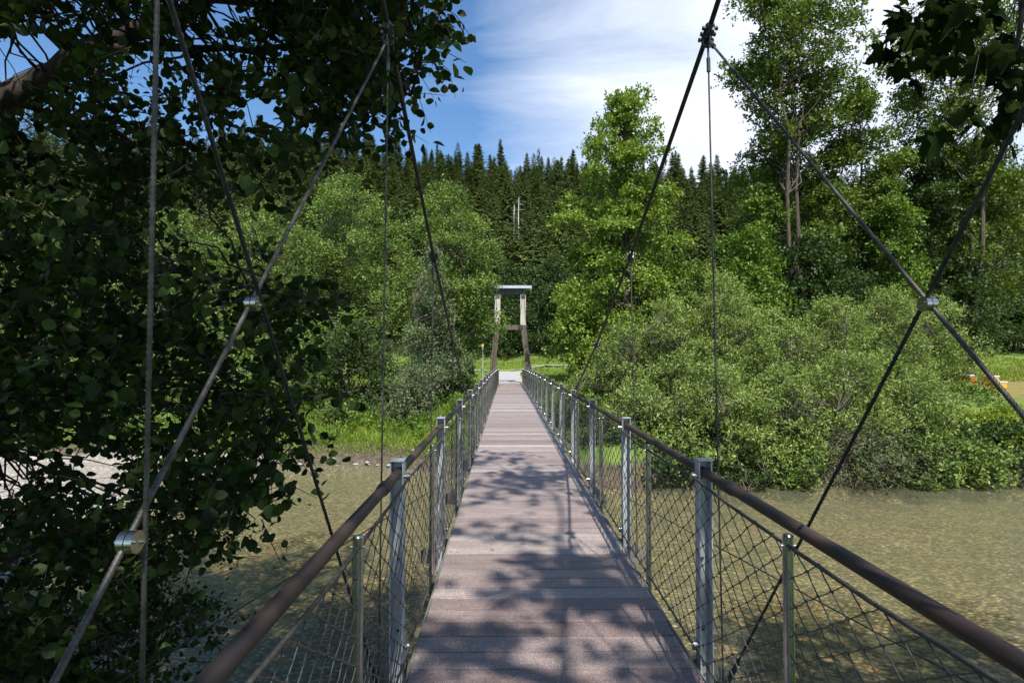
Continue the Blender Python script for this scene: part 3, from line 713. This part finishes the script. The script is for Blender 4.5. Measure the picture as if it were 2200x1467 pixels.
T(45, 'tall_maple', 'dense maple below the bare stems of the tallest maple', 'tree', 1685, 290, 640, 280, 35, 'maple', 420, profile='round', pr=.09, puffs=120, trunk=.18, group=g, **TM)
T(46, 'tall_maple', 'dense maple under the right-hand airy maple', 'tree', 2100, 300, 660, 360, 36, 'maple', 380, profile='round', pr=.085, puffs=130, trunk=.18, group=g, **TM)
T(47, 'tall_maple', 'shaded maple behind the crossing of the dark and bright brace ropes', 'tree', 1950, 320, 680, 260, 35, 'dark', 400, profile='round', pr=.09, puffs=110, trunk=.18, group=g, **TM)
T(48, 'bright_maple', 'bright green young maple with layered branches above the willow shrubs', 'tree', 1620, 480, 690, 190, 28, 'bright', 330, profile='layer', pr=.16, puffs=30, lw=(.17, .12), tl=.55, up=0, flat=.75, trunk=.08)
T(49, 'bright_maple', 'bright green young maple near the right-hand rope crossing', 'tree', 1945, 420, 640, 120, 31, 'bright', 260, profile='layer', pr=.18, puffs=24, lw=(.17, .12), tl=.55, up=0, flat=.75, trunk=.08)
T(50, 'understory_tree', 'dark understory tree between the bright young maple and the shrubs', 'tree', 1740, 500, 760, 300, 32, 'dark', 380, profile='dome', pr=.10, puffs=90, lw=(.18, .12), tl=.6, trunk=.1)
T(51, 'understory_tree', 'dark understory tree right of the lime trunk', 'tree', 1500, 560, 760, 150, 32, 'maple', 300, profile='dome', pr=.16, puffs=34, lw=(.16, .11), tl=.6, trunk=.1)
T(52, 'understory_tree', 'shaded understory tree left of the meadow strip', 'tree', 2080, 540, 740, 200, 33, 'dark', 300, profile='dome', pr=.15, puffs=36, lw=(.18, .12), tl=.6, trunk=.1)
g = GROUPS['willow']
WL = dict(profile='dome', pr=.078, puffs=165, lw=(.125, .050), tl=.34, up=.7, flat=.3, stems=5, trunk=.035, per=8, group=g, bark='bark', shell=.5)
wl = [ # px, top, bot, w, d, leaf, dens, label
 (1335, 700, 980, 170, 23.5, 'willow', 480, 'willow shrub touching the right handrail below the lime tree'),
 (1440, 640, 980, 230, 23, 'willow', 500, 'willow shrub behind the second right-hand hanger rope'),
 (1560, 592, 980, 240, 23.5, 'willow', 500, 'highest willow shrub, behind the thin hanger rope right of the deck'),
 (1690, 690, 980, 220, 23, 'willow', 500, 'willow shrub right of the highest willow'),
 (1800, 640, 980, 220, 24, 'willow', 500, 'willow shrub in the middle of the right bank'),
 (1910, 620, 960, 220, 25, 'willow', 500, 'willow shrub below the bright rope left of the rope clamp'),
 (2005, 640, 950, 190, 26, 'willow', 480, 'willow shrub below the rope clamp, left of the beehives'),
 (1375, 820, 1042, 210, 19.6, 'willow', 600, 'front willow shrub behind the first two right-hand railing posts'),
 (1530, 780, 1048, 230, 19.4, 'willow', 600, 'front willow shrub beside the long thin hanger rope, over the water'),
 (1680, 800, 1048, 230, 19.4, 'willow', 600, 'front willow shrub overhanging the water in the middle of the right bank'),
 (1830, 760, 1030, 230, 20.0, 'willow', 600, 'front willow shrub crossed by the dark brace rope'),
 (1970, 800, 1045, 210, 19.8, 'willow', 560, 'front willow shrub next to the yellow-green bush'),
 (1850, 900, 1065, 280, 18.6, 'greywillow', 420, 'low greyish willow with bare branches drooping into the water'),
 (1285, 790, 990, 120, 25, 'willow', 480, 'small willow shrub behind the farther right railing posts'),
 (1300, 930, 1045, 130, 19.6, 'dark', 520, 'low dark bush at the waterline seen through the farther wire mesh'),
 (1430, 950, 1050, 170, 18.65, 'dark', 520, 'low dark bush at the waterline under the front willow by the nearest posts'),
 (1600, 960, 1052, 190, 18.55, 'dark', 520, 'low dark bush at the waterline right of the thin hanger rope'),
 (1730, 950, 1054, 150, 18.45, 'alder', 520, 'low green bush at the waterline left of the greyish willow'),
 (1880, 960, 1056, 160, 18.5, 'dark', 520, 'low dark bush at the waterline behind the bare drooping branches'),
 (1945, 955, 1056, 140, 18.5, 'dark', 520, 'low dark bush at the waterline just right of the bare drooping branches'),
 (2100, 950, 1058, 170, 18.5, 'alder', 520, 'low green bush at the waterline directly below the beehives'),
 (2020, 930, 1056, 190, 18.55, 'alder', 520, 'low green bush at the waterline right of the greyish willow'),
]
for i, (px, top, bot, w_, d, lf, dn, lb) in enumerate(wl):
    kk = dict(WL)
    if d < 20.1: kk['over'] = True
    if top > 920: kk.update(puffs=26, lw=(.13, .08), up=.1, flat=.5, stems=3, depth=2.2)
    if lf == 'greywillow': kk.update(up=.1, lw=(.11, .04), tl=.4)
    dn = dn * 1.4
    T(70 + i, 'willow_shrub', lb, 'shrub', px, top, bot, w_, d, lf, dn, **kk)
T(90, 'yellow_green_bush', 'bright yellow-green bush at the water edge below the beehives', 'shrub', 2130, 895, 1045, 220, 19.8, 'yellowbush', 760, over=True, profile='dome', pr=.11, puffs=95, lw=(.12, .06), tl=.34, up=.6, flat=.3, stems=4, trunk=.04)
T(91, 'yellow_green_bush', 'smaller yellow-green bush just left of the brightest one at the water edge', 'shrub', 2010, 890, 1010, 120, 22.5, 'yellowbush', 600, profile='dome', pr=.13, puffs=50, lw=(.12, .06), tl=.34, up=.6, flat=.3, stems=4, trunk=.04)
T(92, 'leafy_bush', 'dark bush at the water edge in the right corner, under the yellow-green bush', 'shrub', 2180, 960, 1062, 160, 18.9, 'dark', 460, over=True, profile='dome', pr=.18, puffs=22, lw=(.12, .07), tl=.4, up=.2, flat=.4, stems=3, trunk=.04)
T(93, 'willow_shrub', 'shaded willow in the bank gap behind the wire mesh', 'shrub', 1255, 830, 960, 90, 24, 'willow', 460, **dict(WL, puffs=20))
# bare drooping branches at the water
rg = np.random.default_rng(5); b = MB()
for i in range(46):
    p = at(rg.uniform(1720, 1990), 0, 18.7 + rg.uniform(-.3, .5)); p[2] = rg.uniform(-2.3, -1.6)
    q = p + np.array([rg.uniform(-1.6, .9), rg.uniform(-1.1, .1), rg.uniform(-.9, .5)]); q[2] = max(q[2], WZ - .03)
    pp = limb(b, p, q, rg.uniform(.008, .02), .003, rg, 4, .12, 6)
    for k in (2, 3, 4): limb(b, pp[k], pp[k] + rg.normal(size=3) * .25, .005, .002, rg, 3, .1, 3)
o = b.build('dead_branches', M['bark_pale']); tag(o, 'tangle of bare pale branches drooping into the water under the greyish willow', 'branches')
# grass on the left bank, and along the path
def grass(name, rg, n, xr, yr, hgt, cond, leaf='grass', wide=.03):
    x = rg.uniform(*xr, n); y = rg.uniform(*yr, n); z = ground_z(x, y); ok = cond(x, y, z); x, y, z = x[ok], y[ok], z[ok]; n = len(x)
    clump = .6 + .5 * nz(x, y, 1.4, 2); L = hgt * rg.uniform(.5, 1.3, n) * np.clip(clump, .35, 1.2)
    A = np.stack([rg.normal(size=n) * .4, rg.normal(size=n) * .4, np.ones(n)], -1); Nn = np.stack([rg.normal(size=n), rg.normal(size=n), rg.normal(size=n) * .3], -1)
    P = np.stack([x, y, z - .02], -1)
    return tag(link(name, leaf_mesh(name, P, A, Nn, L, np.full(n, wide) * rg.uniform(.6, 1.5, n)), M[leaf]), kind='stuff')
rg = np.random.default_rng(8)
grass('bank_grass', rg, 60000, (-15, -1.0), (21, 33), .42, lambda x, y, z: (z > -2.25))
grass('bank_grass', rg, 42000, (.8, 16), (22, 32), .4, lambda x, y, z: (z > -2.2), wide=.035)
grass('path_grass', rg, 16000, (-7, 7), (32, 44), .4, lambda x, y, z: (abs(x) > 1.35))
grass('meadow_grass', rg, 60000, (-25, 40), (40, 88), .42, lambda x, y, z: ((abs(x) > 1.4) | (y > 66)) & ((y < 60) | (y > 66)), wide=.08)
grass('near_bank_grass', rg, 9000, (-14, 12), (-4, 2.6), .35, lambda x, y, z: (z > -2.2) & (abs(x) > 1.3))
grass('dry_meadow_grass', rg, 22000, (24, 50), (36, 62), .4, lambda x, y, z: z > -3, wide=.07)
# leafy herbs on the bank
rg = np.random.default_rng(9)
def herbs(name, xr, yr, m, zmin, leaf, lw, n):
    x = rg.uniform(*xr, m); y = rg.uniform(*yr, m); z = ground_z(x, y); ok = z > zmin; C = np.stack([x, y, z + .15], -1)[ok]
    Rd = np.stack([rg.uniform(.2, .5, len(C))] * 2 + [rg.uniform(.15, .5, len(C))], -1)
    P, A, N, _, _ = sprays(rg, C, Rd, n, 5, .25, .5, .5)
    k = len(P); tag(link(name, leaf_mesh(name, P, A, N, lw[0] * rg.uniform(.6, 1.4, k), lw[1] * rg.uniform(.6, 1.4, k)), M[leaf]), kind='stuff')
herbs('bank_undergrowth', (-14, -1.2), (23, 32), 160, -1.9, 'bright', (.12, .07), 26000)
herbs('bank_undergrowth', (.9, 16), (18.4, 22.5), 170, -2.6, 'dark', (.12, .07), 26000)
herbs('bank_undergrowth', (15, 30), (18.3, 19.4), 110, -2.6, 'dark', (.12, .07), 12000)
herbs('bank_undergrowth', (14, 22), (19.2, 21.5), 70, -2.3, 'yellowbush', (.12, .06), 12000)
herbs('bank_undergrowth', (.9, 20), (22, 30), 160, -2.5, 'alder', (.12, .07), 20000)
herbs('bank_undergrowth', (-30, -12), (21, 30), 120, -2.3, 'alder', (.14, .08), 12000)
# pale stones at the waterline
rg = np.random.default_rng(12)
def stone_me(seed):
    rg_ = np.random.default_rng(seed); me = bpy.data.meshes.new('stone'); import bmesh
    bm = bmesh.new(); bmesh.ops.create_icosphere(bm, subdivisions=2, radius=1)
    a = rg_.normal(size=(6, 3))
    for v in bm.verts:
        p = np.array(v.co); k = 1 + .16 * sum(math.sin(q @ p * 1.6) for q in a) / 2; v.co = Vector(p * k)
    for f in bm.faces: f.smooth = True
    bm.to_mesh(me); bm.free(); me.materials.append(M['stone']); return me
sm_ = [stone_me(i) for i in range(4)]
for i in range(18):
    x = rg.uniform(-8.6, -1.3); ye = 21.2 + rg.uniform(-.35, .5)
    for _ in range(20):
        if gz(x, ye) > WZ - .04: break
        ye += .15
    o = link('river_stone', sm_[i % 4], None, None, (x, ye, gz(x, ye) + .02)); s = rg.uniform(.05, .13) * .75
    o.scale = (s * 1.6, s, s * .6); o.rotation_euler = (0, 0, rg.uniform(0, 3))
    tag(o, 'pale grey stone lying at the waterline of the grassy far bank', 'stone', 'pale stones along the far waterline')
# ------------------------------------------------------------------ conifer forest
def spruce(seed, H, Rb, leaf, whorl=.42, nb=8):
    rg = np.random.default_rng(seed); P = []; A = []; N = []; L = []; W = []
    z = H * .1
    while z < H * .985:
        t = z / H; rad = Rb * (1 - t) ** .7 * rg.uniform(.78, 1.15) + .15
        m = max(4, int(nb * (1 - t * .4)))
        for k in range(m):
            a = rg.uniform(0, 6.283); d = np.array([math.cos(a), math.sin(a), 0]); sdv = np.array([-d[1], d[0], 0]); r = rad * rg.uniform(.6, 1.15)
            drp = .28 - .5 * t
            for q in range(6):
                u_ = (q + .3) / 6; bp = d * r * u_ + np.array([0, 0, z - drp * r * u_ ** 1.3 + .10 * r * u_ ** 3])
                for sg in (-1, 1):
                    P.append(bp); A.append(d * .75 + sdv * sg * (.75 - .3 * u_) + np.array([0, 0, -.35])); N.append(np.array([rg.normal() * .3, rg.normal() * .3, 1]))
                    L.append(r * .36 * (1.15 - u_ * .5) + .10); W.append(.2 + .06 * r)
        z += whorl * rg.uniform(.8, 1.2) * (1 - .35 * t)
    for k in range(10):
        P.append(np.array([0, 0, H * (.955 + .004 * k)])); a = rg.uniform(0, 6.28); A.append(np.array([math.cos(a) * .5, math.sin(a) * .5, .9])); N.append(rg.normal(size=3)); L.append(.5); W.append(.1)
    me = leaf_mesh('spruce_crown', np.array(P), np.array(A), np.array(N), np.array(L), np.array(W)); me.materials.append(M[leaf])
    b = MB(); b.tube([(0, 0, -.5), (0, 0, H * .5), (0, 0, H * .99)], [H * .014, H * .008, .02], 6)
    tm = bpy.data.meshes.new('spruce_trunk'); tm.from_pydata(b.v, [], b.f); tm.materials.append(M['bark_pale' if seed % 3 == 0 else 'bark_dark'])
    return me, tm, H
SP = [spruce(1, 24, 4.6, 'spruce', .42, 11), spruce(2, 22, 4.0, 'spruce', .42, 11), spruce(3, 20, 4.6, 'spruce_light', .42, 11), spruce(4, 25, 3.6, 'spruce', .42, 11), spruce(5, 19, 4.2, 'spruce_light', .42, 11), spruce(6, 23, 4.2, 'spruce', .42, 11)]
ids = []
rg = np.random.default_rng(21)
rows = [(98, 17), (108, 18), (119, 20), (130, 23), (142, 26), (154, 29), (165, 33), (175, 38), (184, 44), (192, 48)]
far_pts = []
for ri, (y, cnt) in enumerate(rows):
    x0, x1 = at(455, 0, y)[0], at(1690, 0, y)[0]
    for i in range(cnt):
        x = x0 + (x1 - x0) * (i + rg.uniform(.1, .9)) / cnt; yy_ = y + rg.uniform(-4.5, 4.5); k = int(rg.integers(0, 6))
        if len(ids) >= 296: break
        cm_, tm_, H = SP[k]; s = rg.uniform(.58, .98)
        e = empty('spruce_tree', (x, yy_, gz(x, yy_) - .2), 'light' if k in (2, 4) else 'dark', 'tree', 'spruces on the forested hillside')
        e['label'] = ('olive-green' if k in (2, 4) else 'dark green') + ' spruce standing among the others on the forested hillside'
        e.scale = (s * rg.uniform(.85, 1.1),) * 2 + (s,); e.rotation_euler = (R(rg.normal() * 1.2), R(rg.normal() * 1.2), rg.uniform(0, 6.28))
        link('crown', cm_, None, e); link('trunk', tm_, None, e); ids.append(e)
# forest continuing left and right, as one mass
def merged(name, spots):
    V = []; Fc = []; off = 0
    for (x, y, k, s, r) in spots:
        me = SP[k][0]; n = len(me.vertices); co = np.empty(n * 3, np.float32); me.vertices.foreach_get('co', co); co = co.reshape(-1, 3)[: (n // 4) * 4]
        q = co.reshape(-1, 4, 3)[rg.random(n // 4) < .36]
        c_, s_ = math.cos(r), math.sin(r); q = q @ np.array([[c_, s_, 0], [-s_, c_, 0], [0, 0, 1]]).T * s * np.array([1.1, 1.1, 1]) + np.array([x, y, gz(x, y)])
        m = len(q); V.append(q.reshape(-1, 3)); Fc.append(np.arange(m * 4).reshape(-1, 4) + off); off += m * 4
    tag(link(name, fastmesh(name, np.concatenate(V), np.concatenate(Fc)), M['spruce']), kind='stuff')
spots = []
for y, _ in rows:
    for side in (-1, 1):
        xi = at(455, 0, y)[0] if side < 0 else at(1690, 0, y)[0]; xo = at(-150, 0, y)[0] if side < 0 else at(2350, 0, y)[0]
        n = int(abs(xo - xi) / 6.5)
        for i in range(n): spots.append((xi + (xo - xi) * (i + rg.random()) / n, y + rg.uniform(-4, 4), int(rg.integers(0, 6)), rg.uniform(.65, 1.0), rg.uniform(0, 6)))
for y, cnt in rows:
    x0, x1 = at(455, 0, y)[0], at(1690, 0, y)[0]; n = int(cnt * 1.3)
    for i in range(n): spots.append((x0 + (x1 - x0) * (i + rg.random()) / n, y + rg.uniform(1, 8), int(rg.integers(0, 6)), rg.uniform(.55, .9), rg.uniform(0, 6)))
merged('conifer_forest', spots)
# pale dead trunks in the forest
for i, (px, pt, pb_, d, lb) in enumerate([(1113, 425, 505, 128, 'bare white dead trunk standing in front of the dark spruces, the tallest of two'),
                                         (1103, 440, 520, 130, 'thinner bare pale trunk just left of the white dead trunk'),
                                         (1155, 640, 690, 92, 'short bare pale trunk right of the far pylon top')]):
    p = at(px, 0, d); z1, z0_ = zt(pt, d), gz(p[0], d) - .3; b = MB(); rg_ = np.random.default_rng(i)
    pp = limb(b, (0, 0, 0), (.2, 0, z1 - z0_), .20, .07, rg_, 8, .004, 6)
    e = empty('dead_tree', (p[0], d - 1, z0_), lb, 'tree')
    for k in range(12): q = np.array([.15, 0, (z1 - z0_) * rg_.uniform(.55, .98)]); limb(b, q - np.array([0, 0, .05]), q + np.array([rg_.normal() * .9, rg_.normal() * .6, rg_.uniform(-.2, .3)]), .05, .01, rg_, 4, .1, 3)
    b.build('trunk', M['bark_white'], e)
# ------------------------------------------------------------------ signpost and beehives
p = at(1037.3, 0, 31); z0_ = gz(p[0], 31)
e = empty('signpost', (p[0], 31, z0_), 'thin grey hiking signpost with one yellow arrow board, left of the far pylon', 'signpost')
e.scale = (.76, .76, 1)
b = MB(); ztop = zt(738.5, 31) - z0_; b.tube([(0, 0, -.1), (0, 0, ztop)], .04, 10); b.tube([(0, 0, ztop), (0, 0, ztop + .03)], [.035, .02], 10); b.build('pole', M['galv'], e)
b = MB(); zb_ = ztop - .09; T_ = .012; pr_ = [(.06, .065), (.06, -.065), (-.27, -.065), (-.36, 0), (-.27, .065)]
vs = [(x, y_ - .04, zb_ + z_) for y_ in (-T_, T_) for x, z_ in pr_]
b.add(vs, [(4, 3, 2, 1, 0)[::-1], (5, 6, 7, 8, 9)[::-1]] + [(i, (i + 1) % 5, 5 + (i + 1) % 5, 5 + i) for i in range(5)]); b.build('arrow_board', M['yellow'], e)
b = MB(); b.box((.035, -.057, zb_), (.05, .004, .12)); b.build('board_end', M['white'], e)
def hive(px, d, w_, h_, lb, base=M['orange'], zoff=0):
    p = at(px, 0, d); e = empty('beehive', (p[0], d, gz(p[0], d) + zoff), lb, 'beehive', 'orange beehives on the right bank'); e.rotation_euler = (0, 0, R(12))
    b = MB(); b.box((0, 0, h_ * .72), (w_, w_, h_ * .52)); b.build('super_box', base, e)
    b = MB(); b.box((-.02, .02, h_ * .27), (w_ * .94, w_ * .94, h_ * .36)); b.box((0, -w_ * .48, h_ * .12), (w_ * .8, .06, .03)); b.build('brood_box', M['dkorange'], e)
    b = MB(); b.box((0, 0, h_ + .01), (w_ * 1.1, w_ * 1.1, .055)); b.build('lid', M['white'], e)
    b = MB()
    for sx in (-1, 1):
        for sy in (-1, 1): b.box((sx * w_ * .38, sy * w_ * .38, -.2), (.06, .06, .6))
    b.build('stand', M['bark'], e)
hive(2134, 27, .46, .54, 'orange beehive with white lid, the middle one of the three', zoff=.30)
hive(2152, 26.3, .42, .50, 'orange beehive standing lowest and closest to the meadow grass', zoff=.12)
hive(2088, 27.5, .42, .52, 'orange beehive half hidden in the willow leaves', M['dkorange'], zoff=.34)
# ------------------------------------------------------------------ near trees
def inpoly(px, py, poly):
    c = np.zeros(len(px), bool); j = len(poly) - 1
    for i in range(len(poly)):
        xi, yi = poly[i]; xj, yj = poly[j]
        c ^= ((yi > py) != (yj > py)) & (px < (xj - xi) * (py - yi) / (yj - yi + 1e-9) + xi); j = i
    return c
def near_tree(seed, leaf, C, Rd, n_leaf, per, tl, lw, TV, TF, e, mname, up, flat, droop, bark, limbs, twig=.0035, keep=None, jit=.10, link_r=.011):
    rg = np.random.default_rng(seed)
    P, A, N, O, E = sprays(rg, C, Rd, n_leaf, per, tl, up, flat, top=.1, jit=jit, droop=droop, shell=.0)
    if keep is not None: k = keep(P); P, A, N = P[k], A[k], N[k]
    n = len(P); L = lw[0] * rg.uniform(.6, 1.25, n)
    link('crown', leaf_mesh(mname, P, A, N, L, L * lw[1], TV, TF), M[leaf], e)
    b = MB()
    tk = keep(O) & keep(E) if keep is not None else np.ones(len(O), bool)
    for q in range(len(O)):
        if tk[q]: b.tube([O[q], (O[q] + E[q]) / 2 + rg.normal(size=3) * .02, E[q] - np.array([0, 0, droop * tl * .8])], [twig, twig * .8, twig * .4], 4, caps=False)
    for pts, r0, r1 in limbs:
        pp = [np.array(pts[0], float)]
        for a_, c_ in zip(pts, pts[1:]):
            a_, c_ = np.array(a_, float), np.array(c_, float)
            for s in range(1, 5): pp.append(a_ + (c_ - a_) * s / 4 + (rg.normal(size=3) * .02 if s < 4 else 0))
        b.tube(pp, list(np.linspace(r0, r1, len(pp))), 9)
    # link clusters to the nearest limb point
    LP = np.concatenate([np.array([np.array(a_) + (np.array(c_) - np.array(a_)) * t for a_, c_ in zip(pts, pts[1:]) for t in np.linspace(0, 1, 8)]) for pts, _, _ in limbs])
    for c_ in C:
        q = LP[np.argmin(np.linalg.norm(LP - c_, axis=1))]; limb(b, q, c_, link_r, .003, rg, 5, .07, 5, .04)
    b.build('trunk', M[bark], e)
# hazel on the left
rg = np.random.default_rng(33)
outline = [(-500, -500), (900, -400), (955, -20), (955, 60), (905, 95), (945, 150), (870, 200), (850, 250), (780, 280), (690, 250), (670, 310), (560, 350), (540, 450), (560, 560), (670, 635), (685, 680), (620, 740), (650, 850), (640, 920), (600, 975), (570, 1040), (535, 1110), (440, 1180), (400, 1260), (420, 1330), (370, 1420), (330, 1600), (-500, 1600)]
holes = [[(-20, 75), (100, 70), (150, 150), (60, 195), (-20, 225)], [(500, 215), (560, 195), (600, 225), (590, 270), (520, 262)], [(430, -30), (520, -30), (510, 30), (470, 60), (440, 40)],
         [(100, 285), (150, 275), (140, 325), (95, 325)], [(-20, 960), (60, 985), (90, 1040), (20, 1060), (-20, 1020)], [(170, 955), (270, 980), (255, 1060), (200, 1020)], [(330, 1235), (440, 1215), (380, 1290)]]
pts = []
while len(pts) < 950:
    px, py = rg.uniform(-450, 1000), rg.uniform(-420, 1560)
    if not inpoly(np.array([px]), np.array([py]), outline)[0]: continue
    if any(inpoly(np.array([px]), np.array([py]), q)[0] for q in holes): continue
    right = px > 560
    if 280 < px < 600 and 400 < py < 700 and rg.random() < .6: continue
    if 180 < px < 620 and 230 < py <= 400 and rg.random() < .4: continue
    if py < 420 and px < 420 and rg.random() < .25: continue
    d = rg.uniform(3.2, 5.2) if right else rg.uniform(3.1, 7.2)
    p = at(px, py, d)
    if p[2] < gz(p[0], p[1]) + .15: continue
    pts.append(p)
C = np.array(pts); Rd = np.full((len(C), 3), .16) * rg.uniform(.6, 1.3, (len(C), 1))
def keep_h(P):     # the crown ends in a ragged edge; nothing hangs over the walkway
    px = 1089 + (P[:, 0] - CX) / np.maximum(P[:, 1], .1) * F; py = 764 - (P[:, 2] - CZ) / np.maximum(P[:, 1], .1) * F
    k = np.ones(len(P), bool)
    for q in holes: k &= ~inpoly(px, py, q)
    return k & (P[:, 2] > WZ + .2)
e = empty('hazel_tree', (-5.2, 2.2, gz(-5.2, 2.2)), 'large hazel with broad dark leaves hanging beside the left railing on the near bank', 'tree')
off = -np.array(e.location)
limbs = [([(-5.2, 2.2, -1.4), at(-420, 500, 3.6), at(0, 215, 4.2), at(210, 95, 4.4), at(430, -10, 4.6), at(620, -160, 4.8)], .13, .05),
         ([at(-420, 500, 3.6), at(-150, 120, 4.4), at(90, -10, 4.8), at(300, -120, 5)], .07, .03),
         ([at(210, 95, 4.4), at(430, 100, 4.3), at(640, 90, 4.2), at(860, 60, 4.2)], .035, .012),
         ([at(430, -10, 4.6), at(640, 20, 4.2), at(800, 150, 4.0), at(880, 200, 4.0)], .03, .01),
         ([(-5.2, 2.2, -1.0), at(-100, 700, 4.5), at(180, 560, 4.6), at(420, 590, 4.4), at(700, 650, 4.2)], .06, .01),
         ([(-5.0, 2.5, -1.0), at(0, 950, 4.8), at(250, 850, 4.8), at(450, 830, 4.5), at(650, 860, 4.3)], .05, .01),
         ([(-5.2, 2.2, -1.2), at(100, 1150, 4.5), at(330, 1080, 4.4), at(560, 1080, 4.2)], .04, .01),
         ([at(0, 215, 4.2), at(150, 260, 4.6), at(230, 270, 4.6), at(330, 330, 4.8), at(520, 420, 4.6)], .03, .01),
         ([(-5.2, 2.2, -1.2), at(-300, 1250, 4), at(0, 1330, 4.2), at(250, 1350, 4.2)], .04, .01)]
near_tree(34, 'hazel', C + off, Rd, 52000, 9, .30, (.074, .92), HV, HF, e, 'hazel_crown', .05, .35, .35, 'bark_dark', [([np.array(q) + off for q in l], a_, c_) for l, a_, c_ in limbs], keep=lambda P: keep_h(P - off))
# small-leaved shrub at lower left
e = empty('privet_shrub', (-3.4, 4.6, gz(-3.4, 4.6)), 'small-leaved shrub with thin arching twigs below the hazel at the water edge', 'shrub'); off = -np.array(e.location)
C = np.array([at(rg.uniform(200, 470), rg.uniform(1265, 1400) + 0, rg.uniform(5.2, 6.6)) for _ in range(34)]) + off
near_tree(35, 'hazel', C, np.full((34, 3), .16), 1500, 9, .34, (.05, .5), HV, HF, e, 'privet_crown', .2, .3, .1, 'bark', [([(0, 0, 0), at(250, 1380, 5.8) + off, at(420, 1300, 5.8) + off], .02, .006), ([(0, 0, 0), at(150, 1330, 5.8) + off], .02, .006)], twig=.002)
# maple over the camera: shades the walkway; its lowest sprays hang in the upper right
e = empty('near_maple', (5.2, -4.5, gz(5.2, -4.5)), 'dark maple reaching over the walkway, its lobed leaves hanging into the upper right corner', 'tree'); off = -np.array(e.location)
C = []
for _ in range(20000):
    if len(C) >= 900: break
    x, y, z = rg.uniform(-9.5, 9.5), rg.uniform(-10, 5.2), rg.uniform(7.6, 11.2)
    if y > 0 and (z - .4 - CZ) / y < .74: continue
    # where the shade lands on the deck plane
    sy = y + z / math.tan(R(SUN_EL)) * math.cos(R(SUN_AZ)); sx = x - z / math.tan(R(SUN_EL)) * math.sin(R(SUN_AZ))
    if -1.0 < sx < 1.8:
        if sy > 9.4: continue
        if sy > -1 and float(nz(sx * 1.5 + 1.3, sy * 1.1, 1.0, 2)) < -.12 + .06 * max(0, sy - 3): continue
    elif -3 < sx <= -1.0 and sy > 9.6: continue
    elif sx > 1.8 and (sy > 6.4 or rg.random() < .35): continue
    C.append((x, y, z))
for _ in range(70):
    z = rg.uniform(5.8, 8.2); tx, ty = rg.uniform(2.4, 7.5), rg.uniform(6.6, 9.4); k = (z + 2.6) / math.tan(R(SUN_EL))
    C.append((tx + k * math.sin(R(SUN_AZ)), ty - k * math.cos(R(SUN_AZ)), z))
C = np.array(C); Rd = np.full((len(C), 3), .34) * rg.uniform(.7, 1.3, (len(C), 1)); Rd[:, 2] *= .45
C2 = []
for (px, py) in [(1985, 10), (2030, 25), (2060, -30), (1940, -20), (2120, 0), (2190, 60), (2160, 120), (2200, 160), (2130, 190), (2100, 225), (2180, 215), (2240, 120), (2240, 20), (2290, 60), (2150, 130)]:
    C2.append(at(px, py, rg.uniform(2.7, 3.2)))
C2 = np.array(C2)
CC = np.concatenate([C, C2]); RR = np.concatenate([Rd, np.full((len(C2), 3), .045)])
limbs = [([(5.2, -4.5, -1.2), (5.0, -4.2, 3), (4.2, -3.8, 7.0), (1.5, -3, 9.2), (-3, -1, 9.8), (-7, 1, 9.5)], .16, .02),
         ([(4.2, -3.8, 7.0), (5, 0, 8.6), (6, 3, 9.0)], .09, .02), ([(1.5, -3, 9.2), (1.8, 0.5, 9.4), (.8, 3.2, 9.2)], .035, .008),
         ([(5.0, -4.2, 3), (4.6, -1, 5), (3.6, 2.4, 4.4), at(2230, -60, 3.1), at(2170, 150, 3.0)], .06, .006), ([(3.6, 2.4, 4.4), at(2080, -80, 3.0), at(2000, 0, 2.9)], .02, .004),
         ([(-3, -1, 9.8), (-4, 2, 9.4), (-5, 4, 9)], .04, .01)]
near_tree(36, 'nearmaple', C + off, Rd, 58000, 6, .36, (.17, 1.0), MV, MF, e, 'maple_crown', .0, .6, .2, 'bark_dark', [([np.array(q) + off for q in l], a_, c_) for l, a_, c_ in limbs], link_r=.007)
rg2_ = np.random.default_rng(37)
P, A, N, O, E = sprays(rg2_, C2 + off, np.full((len(C2), 3), .05), 150, 5, .16, -.5, .1, top=0, jit=.15, droop=.6, shell=0)
A[:, 2] -= .7; N = N * .4; N[:, 1] -= .8; L = .145 * rg2_.uniform(.6, 1.2, len(P))
b = MB()
for q in range(len(O)): b.tube([O[q], E[q]], .002, 4, caps=False)
for i in range(len(C2)):
    q = limbs[3][0][-2] if C2[i][0] > CX + (2080 - 1089) / F * 2.95 else limbs[4][0][-2]
    limb(b, np.array(q) + off, C2[i] + off, .003, .0015, rg2_, 5, .06, 5)
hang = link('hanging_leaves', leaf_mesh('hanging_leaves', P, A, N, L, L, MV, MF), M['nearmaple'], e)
b.build('hanging_twigs', M['bark_dark'], e)
print('spruces', len(ids))
